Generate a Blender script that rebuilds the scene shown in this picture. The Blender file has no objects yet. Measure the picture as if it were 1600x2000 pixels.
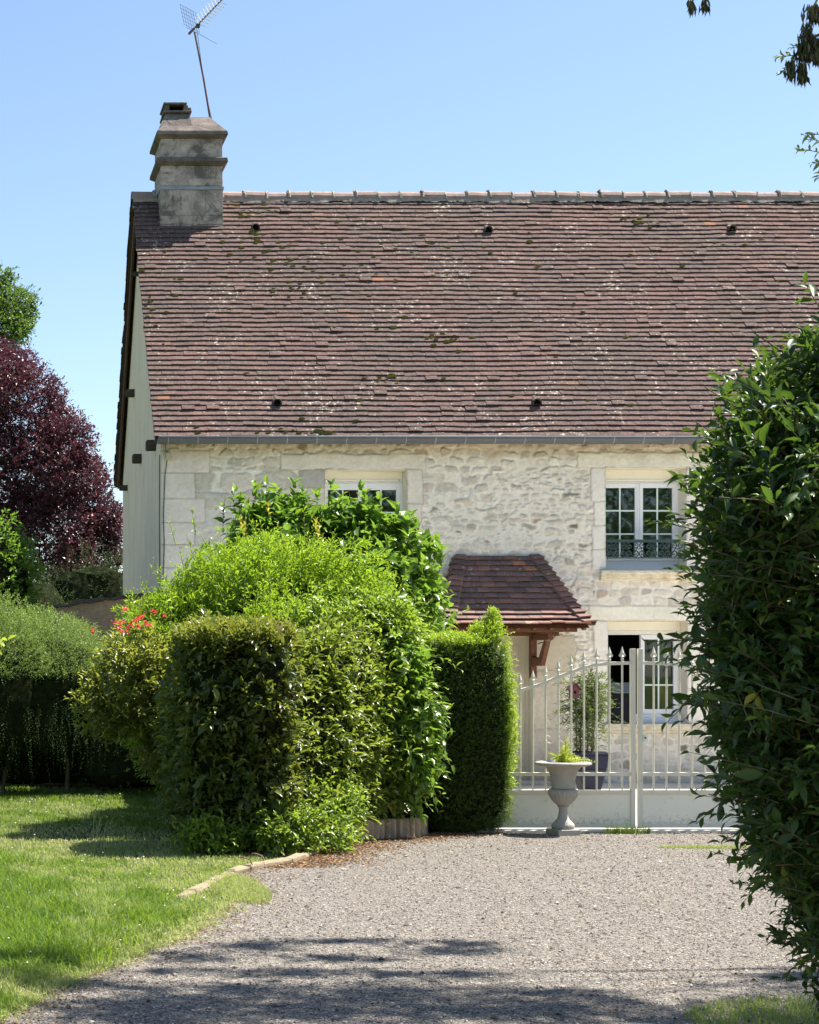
import bpy, math, random
import numpy as np
from mathutils import Vector
R = math.radians
S = bpy.context.scene
COL = S.collection
random.seed(7)
RNG = np.random.default_rng(7)

# ------------------------------------------------------------------ camera
cam_d = bpy.data.cameras.new("camera")
cam = bpy.data.objects.new("camera", cam_d); COL.objects.link(cam)
cam.location = (0, 0, 1.6); cam.rotation_euler = (R(90), 0, 0)
cam_d.sensor_fit = 'HORIZONTAL'; cam_d.sensor_width = 36.0
FPX = 3500.0
cam_d.lens = 36.0 * FPX / 1600.0
cam_d.shift_x = (800 + 60) / 1600.0
cam_d.shift_y = (1297 - 1000) / 1600.0
cam_d.clip_end = 2000
S.camera = cam

def P(px, py, d):
    """where a pixel of the photograph stands at distance d"""
    return ((px + 60) * d / FPX, d, 1.6 + (1297 - py) * d / FPX)
def PX(px, d): return (px + 60) * d / FPX
def PZ(py, d): return 1.6 + (1297 - py) * d / FPX
def G(px, py):
    d = FPX * 1.6 / (py - 1297)
    return ((px + 60) * d / FPX, d)

# ------------------------------------------------------------------ light
SUN = Vector((0.50, 0.16, 1.0)).normalized()
el = math.asin(SUN.z); az = math.atan2(SUN.x, SUN.y)
W = bpy.data.worlds.new("World"); S.world = W; W.use_nodes = True
nt = W.node_tree; bg = nt.nodes['Background']
sk = nt.nodes.new('ShaderNodeTexSky'); sk.sky_type = 'NISHITA'; sk.sun_disc = False
sk.sun_elevation = el; sk.sun_rotation = az
sk.air_density = 1.0; sk.dust_density = 0.6; sk.ozone_density = 1.8; sk.altitude = 50
nt.links.new(sk.outputs[0], bg.inputs[0]); bg.inputs[1].default_value = 0.078
sd = bpy.data.lights.new("sun", 'SUN'); sd.energy = 5.0; sd.angle = R(0.53); sd.color = (1.0, 0.955, 0.88)
so = bpy.data.objects.new("sun", sd); COL.objects.link(so)
so.rotation_euler = SUN.to_track_quat('Z', 'Y').to_euler(); so.location = (20, 10, 40)
S.view_settings.view_transform = 'Standard'; S.view_settings.look = 'None'
S.view_settings.gamma = 1; S.view_settings.use_curve_mapping = False
S.view_settings.exposure = 1.4
S.render.engine = 'CYCLES'
S.cycles.max_bounces = 8; S.cycles.diffuse_bounces = 4; S.cycles.glossy_bounces = 3
S.cycles.transmission_bounces = 6; S.cycles.transparent_max_bounces = 8
S.cycles.use_denoising = True
S.cycles.sample_clamp_indirect = 8; S.cycles.caustics_reflective = False; S.cycles.caustics_refractive = False

# ------------------------------------------------------------------ helpers
LOC = {}
def lin(c):
    return tuple(((x / 255.) / 12.92 if x / 255. <= .04045 else ((x / 255. + .055) / 1.055) ** 2.4) for x in c)
def tag(o, label=None, cat=None, group=None, kind=None):
    if label: o['label'] = label
    if cat: o['category'] = cat
    if group: o['group'] = group
    if kind: o['kind'] = kind
    return o
def empty(name, loc, label, cat, group=None):
    o = bpy.data.objects.new(name, None); COL.objects.link(o); o.location = loc
    o.empty_display_size = .2
    LOC[o.name] = np.array(loc, float)
    return tag(o, label, cat, group)
def sub(name, parent):
    """an Empty part with pieces of its own"""
    o = bpy.data.objects.new(name, None); COL.objects.link(o); o.parent = parent
    LOC[o.name] = LOC[parent.name]
    return o
def mesh(name, V, Fs, mat, parent=None, attrs=None, loc=None, smooth=False, col=None):
    V = np.asarray(V, np.float32).reshape(-1, 3)
    if parent is not None: base = LOC[parent.name]
    elif loc is not None: base = np.array(loc, float)
    else: base = np.zeros(3)
    me = bpy.data.meshes.new(name)
    me.vertices.add(len(V)); me.vertices.foreach_set('co', (V - base).astype(np.float32).ravel())
    li, ls, n = [], [], 0
    for F in Fs:
        F = np.asarray(F, np.int32)
        if F.size == 0: continue
        k = F.shape[1]
        li.append(F.ravel()); ls.append(n + np.arange(len(F)) * k); n += F.size
    li = np.concatenate(li); ls = np.concatenate(ls)
    me.loops.add(len(li)); me.loops.foreach_set('vertex_index', li)
    me.polygons.add(len(ls)); me.polygons.foreach_set('loop_start', ls.astype(np.int32))
    me.polygons.foreach_set('use_smooth', np.full(len(ls), bool(smooth)))
    me.update(calc_edges=True)
    for k, a in (attrs or {}).items():
        at = me.attributes.new(k, 'FLOAT', 'POINT'); at.data.foreach_set('value', np.asarray(a, np.float32))
    if col is not None:
        at = me.attributes.new('col', 'FLOAT_COLOR', 'POINT')
        c4 = np.ones((len(V), 4), np.float32); c4[:, :3] = col; at.data.foreach_set('color', c4.ravel())
    me.materials.append(mat)
    o = bpy.data.objects.new(name, me); COL.objects.link(o)
    if parent is not None: o.parent = parent
    elif loc is not None: o.location = loc
    LOC[o.name] = base
    return o
class MB:
    def __init__(s): s.v = []; s.f = {}; s.n = 0
    def add(s, V, F):
        V = np.asarray(V, float).reshape(-1, 3)
        for q in F: s.f.setdefault(len(q), []).append([i + s.n for i in q])
        s.v.append(V); s.n += len(V); return s
    def box(s, x0, x1, y0, y1, z0, z1):
        V = [(x, y, z) for x in (x0, x1) for y in (y0, y1) for z in (z0, z1)]
        return s.add(V, [(0, 1, 3, 2), (4, 6, 7, 5), (0, 4, 5, 1), (2, 3, 7, 6), (0, 2, 6, 4), (1, 5, 7, 3)])
    def frustum(s, a, b):
        """a, b: (x0,x1,y0,y1,z)"""
        V = [(a[0], a[2], a[4]), (a[1], a[2], a[4]), (a[1], a[3], a[4]), (a[0], a[3], a[4]),
             (b[0], b[2], b[4]), (b[1], b[2], b[4]), (b[1], b[3], b[4]), (b[0], b[3], b[4])]
        return s.add(V, [(0, 3, 2, 1), (4, 5, 6, 7), (0, 1, 5, 4), (1, 2, 6, 5), (2, 3, 7, 6), (3, 0, 4, 7)])
    def prism(s, poly, axis, a, b):
        """extrude 2D polygon along axis ('x' poly=(y,z), 'y' poly=(x,z), 'z' poly=(x,y))"""
        n = len(poly)
        def mk(p, t): return (t, p[0], p[1]) if axis == 'x' else ((p[0], t, p[1]) if axis == 'y' else (p[0], p[1], t))
        V = [mk(p, a) for p in poly] + [mk(p, b) for p in poly]
        F = [tuple(range(n)), tuple(range(2 * n - 1, n - 1, -1))] + [(i, i + n, (i + 1) % n + n, (i + 1) % n) for i in range(n)]
        return s.add(V, F)
    def tube(s, pts, r, k=6, caps=True):
        pts = [Vector(p) for p in pts]; n = len(pts)
        rr = r if hasattr(r, '__len__') else [r] * n
        V = []; up = None
        for i, p in enumerate(pts):
            t = (pts[min(i + 1, n - 1)] - pts[max(i - 1, 0)]).normalized()
            if up is None: up = Vector((0, 0, 1)) if abs(t.z) < .9 else Vector((1, 0, 0))
            a = t.cross(up).normalized(); b = a.cross(t).normalized(); up = b
            for j in range(k):
                w = 2 * math.pi * (j + .5) / k
                V.append(p + (a * math.cos(w) + b * math.sin(w)) * rr[i])
        F = [(i * k + j, i * k + (j + 1) % k, (i + 1) * k + (j + 1) % k, (i + 1) * k + j) for i in range(n - 1) for j in range(k)]
        if caps: F += [tuple(range(k - 1, -1, -1)), tuple(range((n - 1) * k, n * k))]
        return s.add([tuple(v) for v in V], F)
    def lathe(s, prof, c, k=48, flute=None):
        V = []
        for i, (r, z) in enumerate(prof):
            for j in range(k):
                w = 2 * math.pi * j / k; rj = r
                if flute: rj = r * (1 + flute(i, w))
                V.append((c[0] + rj * math.cos(w), c[1] + rj * math.sin(w), c[2] + z))
        n = len(prof)
        F = [(i * k + j, i * k + (j + 1) % k, (i + 1) * k + (j + 1) % k, (i + 1) * k + j) for i in range(n - 1) for j in range(k)]
        F += [tuple(range(k - 1, -1, -1)), tuple(range((n - 1) * k, n * k))]
        return s.add(V, F)
    def build(s, name, mat, parent=None, loc=None, bevel=0, smooth=False, label=None):
        o = mesh(name, np.concatenate(s.v), [np.array(f) for f in s.f.values()], mat, parent, loc=loc, smooth=smooth)
        if bevel:
            m = o.modifiers.new('bevel', 'BEVEL'); m.width = bevel; m.segments = 2; m.limit_method = 'ANGLE'
        if label: o['label'] = label
        return o
def vn(x, y, seed=0):
    """2D value noise in -1..1"""
    x = np.asarray(x, float) + 1000; y = np.asarray(y, float) + 1000
    xi = np.floor(x).astype(np.int64); yi = np.floor(y).astype(np.int64)
    fx = x - xi; fy = y - yi; fx = fx * fx * (3 - 2 * fx); fy = fy * fy * (3 - 2 * fy)
    def h(a, b):
        n = (a * 374761393 + b * 668265263 + seed * 1442695041) & 0xffffffff
        n = ((n ^ (n >> 13)) * 1274126177) & 0xffffffff
        return ((n ^ (n >> 16)) & 0xffff) / 32767.5 - 1
    return (h(xi, yi) * (1 - fx) + h(xi + 1, yi) * fx) * (1 - fy) + (h(xi, yi + 1) * (1 - fx) + h(xi + 1, yi + 1) * fx) * fy
def nrm(a): return a / np.maximum(np.linalg.norm(a, axis=-1, keepdims=True), 1e-9)
def lumps(p, f, seed):
    q = p * f + seed * 3.7
    return (np.sin(q[:, 0] * 1.3 + 2 * np.sin(q[:, 1] * .9)) + np.sin(q[:, 1] * 1.7 + 1.5 * np.sin(q[:, 2] * 1.1)) + np.sin(q[:, 2] * 1.5 + 2 * np.sin(q[:, 0] * .7))) / 3

# ------------------------------------------------------------------ materials
def newmat(name):
    m = bpy.data.materials.new(name); m.use_nodes = True
    return m, m.node_tree.nodes, m.node_tree.links, m.node_tree.nodes['Principled BSDF']
def setspec(b, v): b.inputs['Specular IOR Level'].default_value = v
def ramp(N, stops, interp='LINEAR'):
    r = N.new('ShaderNodeValToRGB'); e = r.color_ramp.elements; r.color_ramp.interpolation = interp
    while len(e) < len(stops): e.new(.5)
    for i, (p, c) in enumerate(stops): e[i].position = p; e[i].color = (*c, 1)
    return r
def noise(N, L, scale, detail=4, rough=.6, co=None, dist=0):
    t = N.new('ShaderNodeTexNoise'); t.inputs['Scale'].default_value = scale; t.inputs['Detail'].default_value = detail
    t.inputs['Roughness'].default_value = rough; t.inputs['Distortion'].default_value = dist
    if co is not None: L.new(co, t.inputs['Vector'])
    return t
def mixc(N, L, fac, a, b, mode='MIX'):
    m = N.new('ShaderNodeMix'); m.data_type = 'RGBA'; m.blend_type = mode
    for i, v in ((0, fac), (6, a), (7, b)):
        if hasattr(v, 'is_output'): L.new(v, m.inputs[i])
        else: m.inputs[i].default_value = v if i == 0 else (*v, 1)
    return m.outputs[2]
def rng_map(N, L, v, a, b, c=0, d=1):
    m = N.new('ShaderNodeMapRange'); L.new(v, m.inputs[0])
    for i, x in enumerate((a, b, c, d)): m.inputs[i + 1].default_value = x
    return m.outputs[0]
def bump(N, L, h, strength, dist, bs):
    b = N.new('ShaderNodeBump'); b.inputs['Strength'].default_value = strength; b.inputs['Distance'].default_value = dist
    L.new(h, b.inputs['Height']); L.new(b.outputs[0], bs.inputs['Normal']); return b
def geo(N): return N.new('ShaderNodeNewGeometry').outputs['Position']
def simple(name, c, rough=.6, spec=.4, metal=0, var=.12, scale=6, bmp=0, bscale=60, dirt=None):
    m, N, L, b = newmat(name)
    co = geo(N); t = noise(N, L, scale, 6, .65, co)
    c = np.array(c)
    out = ramp(N, [(.3, tuple(c * (1 - var))), (.7, tuple(np.minimum(c * (1 + var), 1)))]); L.new(t.outputs[0], out.inputs[0])
    res = out.outputs[0]
    if dirt:
        t2 = noise(N, L, dirt[1], 8, .7, co); res = mixc(N, L, rng_map(N, L, t2.outputs[0], dirt[2], dirt[3]), res, dirt[0])
    L.new(res, b.inputs['Base Color'])
    b.inputs['Roughness'].default_value = rough; setspec(b, spec); b.inputs['Metallic'].default_value = metal
    if bmp:
        t3 = noise(N, L, bscale, 5, .6, co); bump(N, L, t3.outputs[0], bmp, .01, b)
    return m
def leaf_mat(name, stops, tip=None, trans=(.35, .5, .06), tf=.4, rough=.42, spec=.5):
    m, N, L, b = newmat(name)
    a = N.new('ShaderNodeAttribute'); a.attribute_name = 'v'
    r = ramp(N, stops); L.new(a.outputs['Fac'], r.inputs[0]); res = r.outputs[0]
    if tip is not None:
        a2 = N.new('ShaderNodeAttribute'); a2.attribute_name = 't'; res = mixc(N, L, a2.outputs['Fac'], res, tip)
    L.new(res, b.inputs['Base Color']); b.inputs['Roughness'].default_value = rough; setspec(b, spec)
    tr = N.new('ShaderNodeBsdfTranslucent')
    tc = mixc(N, L, .6, res, trans); L.new(tc, tr.inputs[0])
    mx = N.new('ShaderNodeMixShader'); mx.inputs[0].default_value = tf
    L.new(b.outputs[0], mx.inputs[1]); L.new(tr.outputs[0], mx.inputs[2])
    L.new(mx.outputs[0], N['Material Output'].inputs[0])
    return m

# ------------------------------------------------------------------ leaves
LEAF = {
 'lo': ([(0, 0, 0), (.45, -.5, .12), (.45, 0, -.02), (.45, .5, .12), (1, 0, -.06)], [(0, 2, 1), (0, 3, 2), (1, 2, 4), (2, 3, 4)]),
 'hi': ([(0, 0, 0), (.22, -.36, .10), (.22, 0, 0), (.22, .36, .10), (.55, -.5, .12), (.55, 0, -.02), (.55, .5, .12),
         (.82, -.26, .0), (.82, 0, -.08), (.82, .26, .0), (1.04, 0, -.2)],
        [(0, 2, 1), (0, 3, 2), (1, 2, 5), (1, 5, 4), (2, 3, 6), (2, 6, 5), (4, 5, 8), (4, 8, 7), (5, 6, 9), (5, 9, 8), (7, 8, 10), (8, 9, 10)]),
 'heart': ([(0, 0, 0), (.0, -.34, .08), (.22, 0, 0), (.0, .34, .08), (.38, -.5, .10), (.5, 0, -.02), (.38, .5, .10),
         (.72, -.26, .0), (.8, 0, -.1), (.72, .26, .0), (1.1, 0, -.25)],
        [(0, 2, 1), (0, 3, 2), (1, 2, 5), (1, 5, 4), (2, 3, 6), (2, 6, 5), (4, 5, 8), (4, 8, 7), (5, 6, 9), (5, 9, 8), (7, 8, 10), (8, 9, 10)]),
}
def leaves_arr(pos, dr, nr, ln, wd, v, t, shape='lo'):
    TV, TF = LEAF[shape]; TV = np.array(TV); TF = np.array(TF)
    dr = nrm(dr); sd_ = nrm(np.cross(dr, nr)); up = np.cross(sd_, dr)
    V = pos[:, None, :] + dr[:, None, :] * (TV[None, :, 0:1] * ln[:, None, None]) + sd_[:, None, :] * (TV[None, :, 1:2] * wd[:, None, None]) \
        + up[:, None, :] * (TV[None, :, 2:3] * ln[:, None, None])
    n, k = len(pos), len(TV)
    F = (TF[None] + (np.arange(n) * k)[:, None, None]).reshape(-1, 3)
    return V.reshape(-1, 3), F, np.repeat(v, k), np.repeat(t, k)
def shoots(Pt, D, L, n, ll, lw, rng, ang=55, droop=.15, pair=False, up=.8, t_pow=1, tipfac=None, lv=.25):
    """leaves set along shoots; returns leaf arrays and the shoot paths"""
    m = len(Pt); D = nrm(D)
    a = nrm(np.cross(D, rng.normal(size=(m, 3)))); b = np.cross(D, a)
    pos, dr, nr, ln, v, t = [], [], [], [], [], []
    v0 = rng.random(m)
    for j in range(n):
        s = ((j + .6) / n) ** t_pow
        p = Pt + D * (L * s)[:, None]; p = p.copy(); p[:, 2] -= droop * L * s * s
        w = (j * 2.4 if not pair else (j // 2) * (math.pi / 2) + (j % 2) * math.pi) + rng.random(m) * .5
        rad = a * np.cos(w)[:, None] + b * np.sin(w)[:, None]
        al = np.radians(ang * (1 - .45 * s) + rng.normal(size=m) * 12)
        d = D * np.cos(al)[:, None] + rad * np.sin(al)[:, None]; d[:, 2] -= droop * .6
        pos.append(p); dr.append(d)
        q = rng.normal(size=(m, 3)) * .45; q[:, 2] += up; nr.append(q + D * .3)
        ln.append(ll * (1 - .35 * max(0, s - .6) / .4) * (1 + rng.normal(size=m) * .26))
        v.append(np.clip(v0 * .6 + rng.random(m) * .5 - .05, 0, 1)); t.append((np.full(m, s) ** 2) * (tipfac if tipfac is not None else 0))
    pos = np.concatenate(pos); dr = np.concatenate(dr); nr = np.concatenate(nr); ln = np.maximum(np.concatenate(ln), ll * .3)
    return pos, dr, nr, ln, ln * lw, np.concatenate(v), np.clip(np.concatenate(t), 0, 1)
def twig_mesh(Pt, D, L, r, droop=.15):
    D = nrm(D); m = len(Pt)
    a = nrm(np.cross(D, np.array([.3, .2, 1.]))); b = np.cross(D, a)
    E = Pt + D * L[:, None]; E[:, 2] -= droop * L
    M = Pt + D * (L * .5)[:, None]; M[:, 2] -= droop * L * .25
    V = []
    for q, rr in ((Pt, r), (M, r * .8), (E, r * .3)):
        for w in (0, 2.1, 4.2): V.append(q + (a * math.cos(w) + b * math.sin(w)) * rr)
    V = np.stack(V, 1).reshape(-1, 3)
    T = []
    for s in (0, 3):
        for j in range(3): T += [(s + j, s + (j + 1) % 3, s + 3 + (j + 1) % 3, s + 3 + j)]
    F = (np.array(T)[None] + (np.arange(m) * 9)[:, None, None]).reshape(-1, 4)
    return V, F
def blob_pts(blobs, n, rng, rough=.1, freq=2.5, depth=.3, zmin=.04, clear=.82, seed=1, cut=None):
    """blobs: (cx,cy,cz,rx,ry,rz[,e]); points through the outer shell with outward normals"""
    Bs = [tuple(b) + ((2.0, 0.0) if len(b) == 6 else (0.0,) if len(b) == 7 else ()) for b in blobs]
    ar = np.array([b[3] * b[4] + b[4] * b[5] + b[3] * b[5] for b in Bs]); pr = ar / ar.sum()
    out_p, out_n = [], []; got = 0
    while got < n:
        k = rng.choice(len(Bs), size=n, p=pr); B = np.array(Bs)[k]
        d = nrm(rng.normal(size=(n, 3))); e = B[:, 6:7]
        d = d / (np.abs(d) ** e).sum(1, keepdims=True) ** (1 / e)
        dep = 1 - depth * rng.random(n) ** 1.6
        f = dep + rough * lumps(B[:, :3] + d * B[:, 3:6], freq, seed) + rough * .5 * lumps(B[:, :3] + d * B[:, 3:6], freq * 2.7, seed + 2)
        q_ = d * B[:, 3:6] * f[:, None]
        nn = nrm(np.sign(d) * np.abs(d) ** (e - 1) / B[:, 3:6])
        cy_, sy_ = np.cos(B[:, 7]), np.sin(B[:, 7])
        q_ = np.stack([q_[:, 0] * cy_ - q_[:, 1] * sy_, q_[:, 0] * sy_ + q_[:, 1] * cy_, q_[:, 2]], 1)
        nn = np.stack([nn[:, 0] * cy_ - nn[:, 1] * sy_, nn[:, 0] * sy_ + nn[:, 1] * cy_, nn[:, 2]], 1)
        p = B[:, :3] + q_
        ok = p[:, 2] > zmin
        for i, b in enumerate(Bs):
            q = p - np.array(b[:3]); c_, s_ = math.cos(b[7]), math.sin(b[7])
            q = np.abs(np.stack([q[:, 0] * c_ + q[:, 1] * s_, -q[:, 0] * s_ + q[:, 1] * c_, q[:, 2]], 1) / np.array(b[3:6])); ins = (q ** b[6]).sum(1) ** (1 / b[6])
            ok &= ~((ins < clear) & (k != i))
        if cut is not None: ok &= cut(p)
        out_p.append(p[ok]); out_n.append(nn[ok]); got += ok.sum()
    return np.concatenate(out_p)[:n], np.concatenate(out_n)[:n]
def core(blobs, sc, mb=None, seed=1, rough=.12):  # solid hull inside the foliage, blocks the view through it
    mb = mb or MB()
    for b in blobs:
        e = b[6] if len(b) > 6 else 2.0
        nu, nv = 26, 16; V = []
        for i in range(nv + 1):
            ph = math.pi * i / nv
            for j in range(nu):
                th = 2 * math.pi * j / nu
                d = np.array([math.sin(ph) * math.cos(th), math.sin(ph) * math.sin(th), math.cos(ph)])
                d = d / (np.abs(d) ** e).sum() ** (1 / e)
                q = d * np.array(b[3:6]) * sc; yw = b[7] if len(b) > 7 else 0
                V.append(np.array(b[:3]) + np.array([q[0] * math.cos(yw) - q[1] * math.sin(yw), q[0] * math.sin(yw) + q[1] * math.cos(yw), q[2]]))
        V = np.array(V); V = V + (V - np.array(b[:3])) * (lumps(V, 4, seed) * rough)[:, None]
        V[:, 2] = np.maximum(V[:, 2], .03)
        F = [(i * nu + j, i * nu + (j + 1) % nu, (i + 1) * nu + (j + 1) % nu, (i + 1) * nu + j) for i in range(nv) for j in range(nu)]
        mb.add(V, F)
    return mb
def foliage(name, parent, mat, blobs, n_sh, L, n_leaf, ll, lw, rng, shape='lo', outw=.8, upw=.5, rnd=.5, droop=.15, ang=55, pair=False,
            tipfac=0., twig=None, tr=.003, cutf=None, loc=None, **kw):
    p, nn = blob_pts(blobs, n_sh, rng, **kw)
    D = nn * outw + np.array([0, 0, upw]) + rng.normal(size=p.shape) * rnd
    Ls = L * (.5 + rng.random(len(p)) * .9)
    st = p - nrm(D) * (Ls * .6)[:, None]
    arr = shoots(st, D, Ls, n_leaf, ll, lw, rng, ang, droop, pair, tipfac=tipfac)
    if cutf is not None:
        k = cutf(arr[0]); arr = tuple(a[k] for a in arr)
    V, F, v, t = leaves_arr(*arr, shape)
    o = mesh(name, V, [F], mat, parent, {'v': v, 't': t}, smooth=(shape != 'lo'))
    if twig is not None:
        V, F = twig_mesh(st, D, Ls, tr, droop)
        mesh('twigs', V, [F], twig, parent)
    return o

def loose(parent, mat, blobs, n, L, n_leaf, ll, lw, rng, shape='lo', up=.5, droop=.15, pair=False, cut=None, twig=None, tipfac=.8, ang=58, rnd=.4):
    """long stray shoots that stand out of the crown"""
    p, nn = blob_pts(blobs, n, rng, rough=.08, depth=.12, cut=cut); D = nn * .9 + (0, 0, up) + rng.normal(size=p.shape) * rnd
    Ls = L * (.45 + .8 * rng.random(n)); st = p - nrm(D) * .06
    V, F, v, t = leaves_arr(*shoots(st, D, Ls, n_leaf, ll, lw, rng, ang, droop, pair, tipfac=tipfac), shape)
    mesh('leaves', V, [F], mat, parent, {'v': v, 't': t}, smooth=(shape != 'lo'))
    V, F = twig_mesh(st, D, Ls, .0035, droop); mesh('twigs', V, [F], twig or M['greentwig'], parent)
# ------------------------------------------------------------------ shared materials
M = {}
M['bark'] = simple('bark', (.10, .075, .05), .9, .2, var=.4, scale=18, bmp=.6, bscale=50)
M['twig'] = simple('twig', (.12, .10, .06), .8, .2, var=.3, scale=20)
M['greentwig'] = simple('green_twig', (.10, .13, .05), .6, .3, var=.3, scale=20)
M['core'] = simple('shade_core', (.018, .022, .010), 1, .0, var=.6, scale=14)  # near-black hull colour standing in for shade deep inside foliage

# ground -----------------------------------------------------------------
def ground_mat():
    m, N, L, b = newmat('soil_grass'); co = geo(N)
    t = noise(N, L, 1.5, 8, .7, co); r = ramp(N, [(.3, (.05, .075, .02)), (.55, (.09, .12, .035)), (.75, (.17, .16, .07))])
    L.new(t.outputs[0], r.inputs[0]); L.new(r.outputs[0], b.inputs['Base Color']); b.inputs['Roughness'].default_value = 1; setspec(b, .1)
    t2 = noise(N, L, 60, 4, .7, co); bump(N, L, t2.outputs[0], .8, .03, b)
    return m
def gravel_mat():
    m, N, L, b = newmat('fine_gravel'); co = geo(N)
    def vor(s):
        v = N.new('ShaderNodeTexVoronoi'); v.inputs['Scale'].default_value = s; L.new(co, v.inputs['Vector']); return v
    v1 = vor(85); v2 = vor(38)
    sep = N.new('ShaderNodeSeparateColor'); L.new(v1.outputs['Color'], sep.inputs[0])
    r = ramp(N, [(0, (.055, .048, .04)), (.2, (.14, .122, .102)), (.7, (.24, .212, .178)), (1, (.38, .34, .29))]); L.new(sep.outputs[0], r.inputs[0])
    big = noise(N, L, .9, 6, .65, co); rb = rng_map(N, L, big.outputs[0], .35, .7)
    c1 = mixc(N, L, rb, r.outputs[0], (.18, .158, .132)); 
    c1 = mixc(N, L, .55, r.outputs[0], c1)
    # brown needle and leaf litter in patches
    lt = noise(N, L, 1.7, 7, .7, co, 1.5); lf = rng_map(N, L, lt.outputs[0], .56, .75, 0, .65)
    c2 = mixc(N, L, lf, c1, (.17, .11, .065))
    L.new(c2, b.inputs['Base Color']); b.inputs['Roughness'].default_value = .85; setspec(b, .25)
    ad = N.new('ShaderNodeMath'); ad.operation = 'ADD'; L.new(v1.outputs['Distance'], ad.inputs[0]); L.new(v2.outputs['Distance'], ad.inputs[1])
    bp = bump(N, L, ad.outputs[0], 1.0, .012, b); bp.invert = True
    return m
M['soil'] = ground_mat(); M['gravel'] = gravel_mat()
g = MB(); g.add([(-600, -200, 0), (600, -200, 0), (600, 900, 0), (-600, 900, 0)], [(0, 1, 2, 3)])
tag(g.build('ground', M['soil']), kind='structure')

# drive edge: lawn side boundary x as a function of distance
ED = np.array([(4, -1.6), (7, -.25), (7.97, .12), (8.6, .38), (9.29, .69), (10.1, 1.13), (11.36, 1.60), (12.2, 1.82), (12.8, 1.93), (13.3, 2.02), (13.9, 2.20), (14.3, 2.52), (15, 2.85), (15.6, 3.1), (16.0, 3.42), (16.35, 3.8), (16.6, 4.2), (17.5, 4.6)])
def edge_x(d): return np.interp(d, ED[:, 0], ED[:, 1]) + .06 * vn(np.asarray(d) * 2.1, np.asarray(d) * 0 + 3, 5) + .035 * vn(np.asarray(d) * 7, np.asarray(d) * 0, 6)
def sheet(name, xf, y0, y1, z, mat, nx=None, **k):
    ys = np.arange(y0, y1 + .01, .1); V = []; 
    for y in ys:
        a, c = xf(y); V += [(a, y, z), (c, y, z)]
    F = [(2 * i, 2 * i + 1, 2 * i + 3, 2 * i + 2) for i in range(len(ys) - 1)]
    return mesh(name, V, [np.array(F)], mat, **k)
tag(sheet('driveway', lambda y: (float(edge_x(y)), 16.0), -4, 17.25, .004, M['gravel']), kind='structure')

M['bounce_court'] = simple('pale_bounce_ground', (.66, .60, .50), .9, .2, var=.12, scale=5, bmp=.3)  # unseen ground, made pale to bounce light up onto the facade
tag(sheet('bounce_courtyard', lambda y: (4.6 if y < 20 else 2.6, 16.0), 17.3, 24.0, .004, M['bounce_court']), kind='structure')
# gravel chips ------------------------------------------------------------
def chips():
    rng = np.random.default_rng(3); n = 85000
    d = 7.6 + (17.0 - 7.6) * rng.random(n) ** 1.25; x = edge_x(d) - .05 + rng.random(n) * ((d * 1700 / 3500) - edge_x(d))
    s = rng.lognormal(np.log(.0042), .35, n); s[:420] *= 2.0; c = np.stack([x, d, np.full(n, .004) + s * .3], 1)
    T = np.array([(1, 0, 0), (-1, 0, 0), (0, 1, 0), (0, -1, 0), (0, 0, 1.), (0, 0, -1.)])
    V = T[None] * (s[:, None, None] * (.6 + .8 * rng.random((n, 6, 1)))) * np.array([1.2, 1, .62])
    w = rng.random(n) * 6.3; cw, sw = np.cos(w)[:, None], np.sin(w)[:, None]
    V = np.stack([V[..., 0] * cw - V[..., 1] * sw, V[..., 0] * sw + V[..., 1] * cw, V[..., 2]], -1) + c[:, None]
    F = np.array([(0, 2, 4), (2, 1, 4), (1, 3, 4), (3, 0, 4), (2, 0, 5), (1, 2, 5), (3, 1, 5), (0, 3, 5)])
    F = (F[None] + (np.arange(n) * 6)[:, None, None]).reshape(-1, 3)
    m, N, L, b = newmat('gravel_chip')
    a = N.new('ShaderNodeAttribute'); a.attribute_name = 'v'
    r = ramp(N, [(0, (.02, .02, .02)), (.12, (.08, .070, .06)), (.5, (.215, .19, .16)), (.85, (.33, .295, .25)), (1, (.54, .49, .43))]); L.new(a.outputs['Fac'], r.inputs[0])
    L.new(r.outputs[0], b.inputs['Base Color']); b.inputs['Roughness'].default_value = .8
    o = mesh('gravel_chips', V.reshape(-1, 3), [F], m, attrs={'v': np.repeat(np.where(np.arange(n) < 420, rng.random(n) * .25, rng.random(n)), 6)})
    tag(o, 'loose pale grey gravel chips spread over the driveway', 'gravel', kind='stuff')
chips()

# lawn ----------------------------------------------------------------------
M['grass'] = leaf_mat('grass_blade', [(0, (.035, .08, .012)), (.5, (.10, .20, .020)), (.8, (.21, .31, .05)), (1, (.42, .40, .16))], tip=(.56, .50, .27), trans=(.42, .58, .04), tf=.42, rough=.5, spec=.3)
def blades(x, y, h, w, rng, v, t, z=0.0, lean=.5):
    n = len(x); th = rng.random(n) * 6.283; ld = rng.random(n) * 6.283; le = lean * (.2 + rng.random(n))
    b = np.stack([x, y, np.full(n, z)], 1); sx = np.stack([np.cos(th), np.sin(th), np.zeros(n)], 1) * (w / 2)[:, None]
    ln_ = np.stack([np.cos(ld), np.sin(ld), np.zeros(n)], 1)
    m = b + ln_ * (h * le * .3)[:, None]; m[:, 2] += h * .55
    tp = b + ln_ * (h * le)[:, None]; tp[:, 2] += h * (1 - .35 * le * le)
    V = np.stack([b - sx, b + sx, m + sx * .8, m - sx * .8, tp], 1).reshape(-1, 3)
    F = (np.array([(0, 1, 2), (0, 2, 3), (3, 2, 4)])[None] + (np.arange(n) * 5)[:, None, None]).reshape(-1, 3)
    return V, F, np.repeat(v, 5), np.repeat(t, 5)
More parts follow.
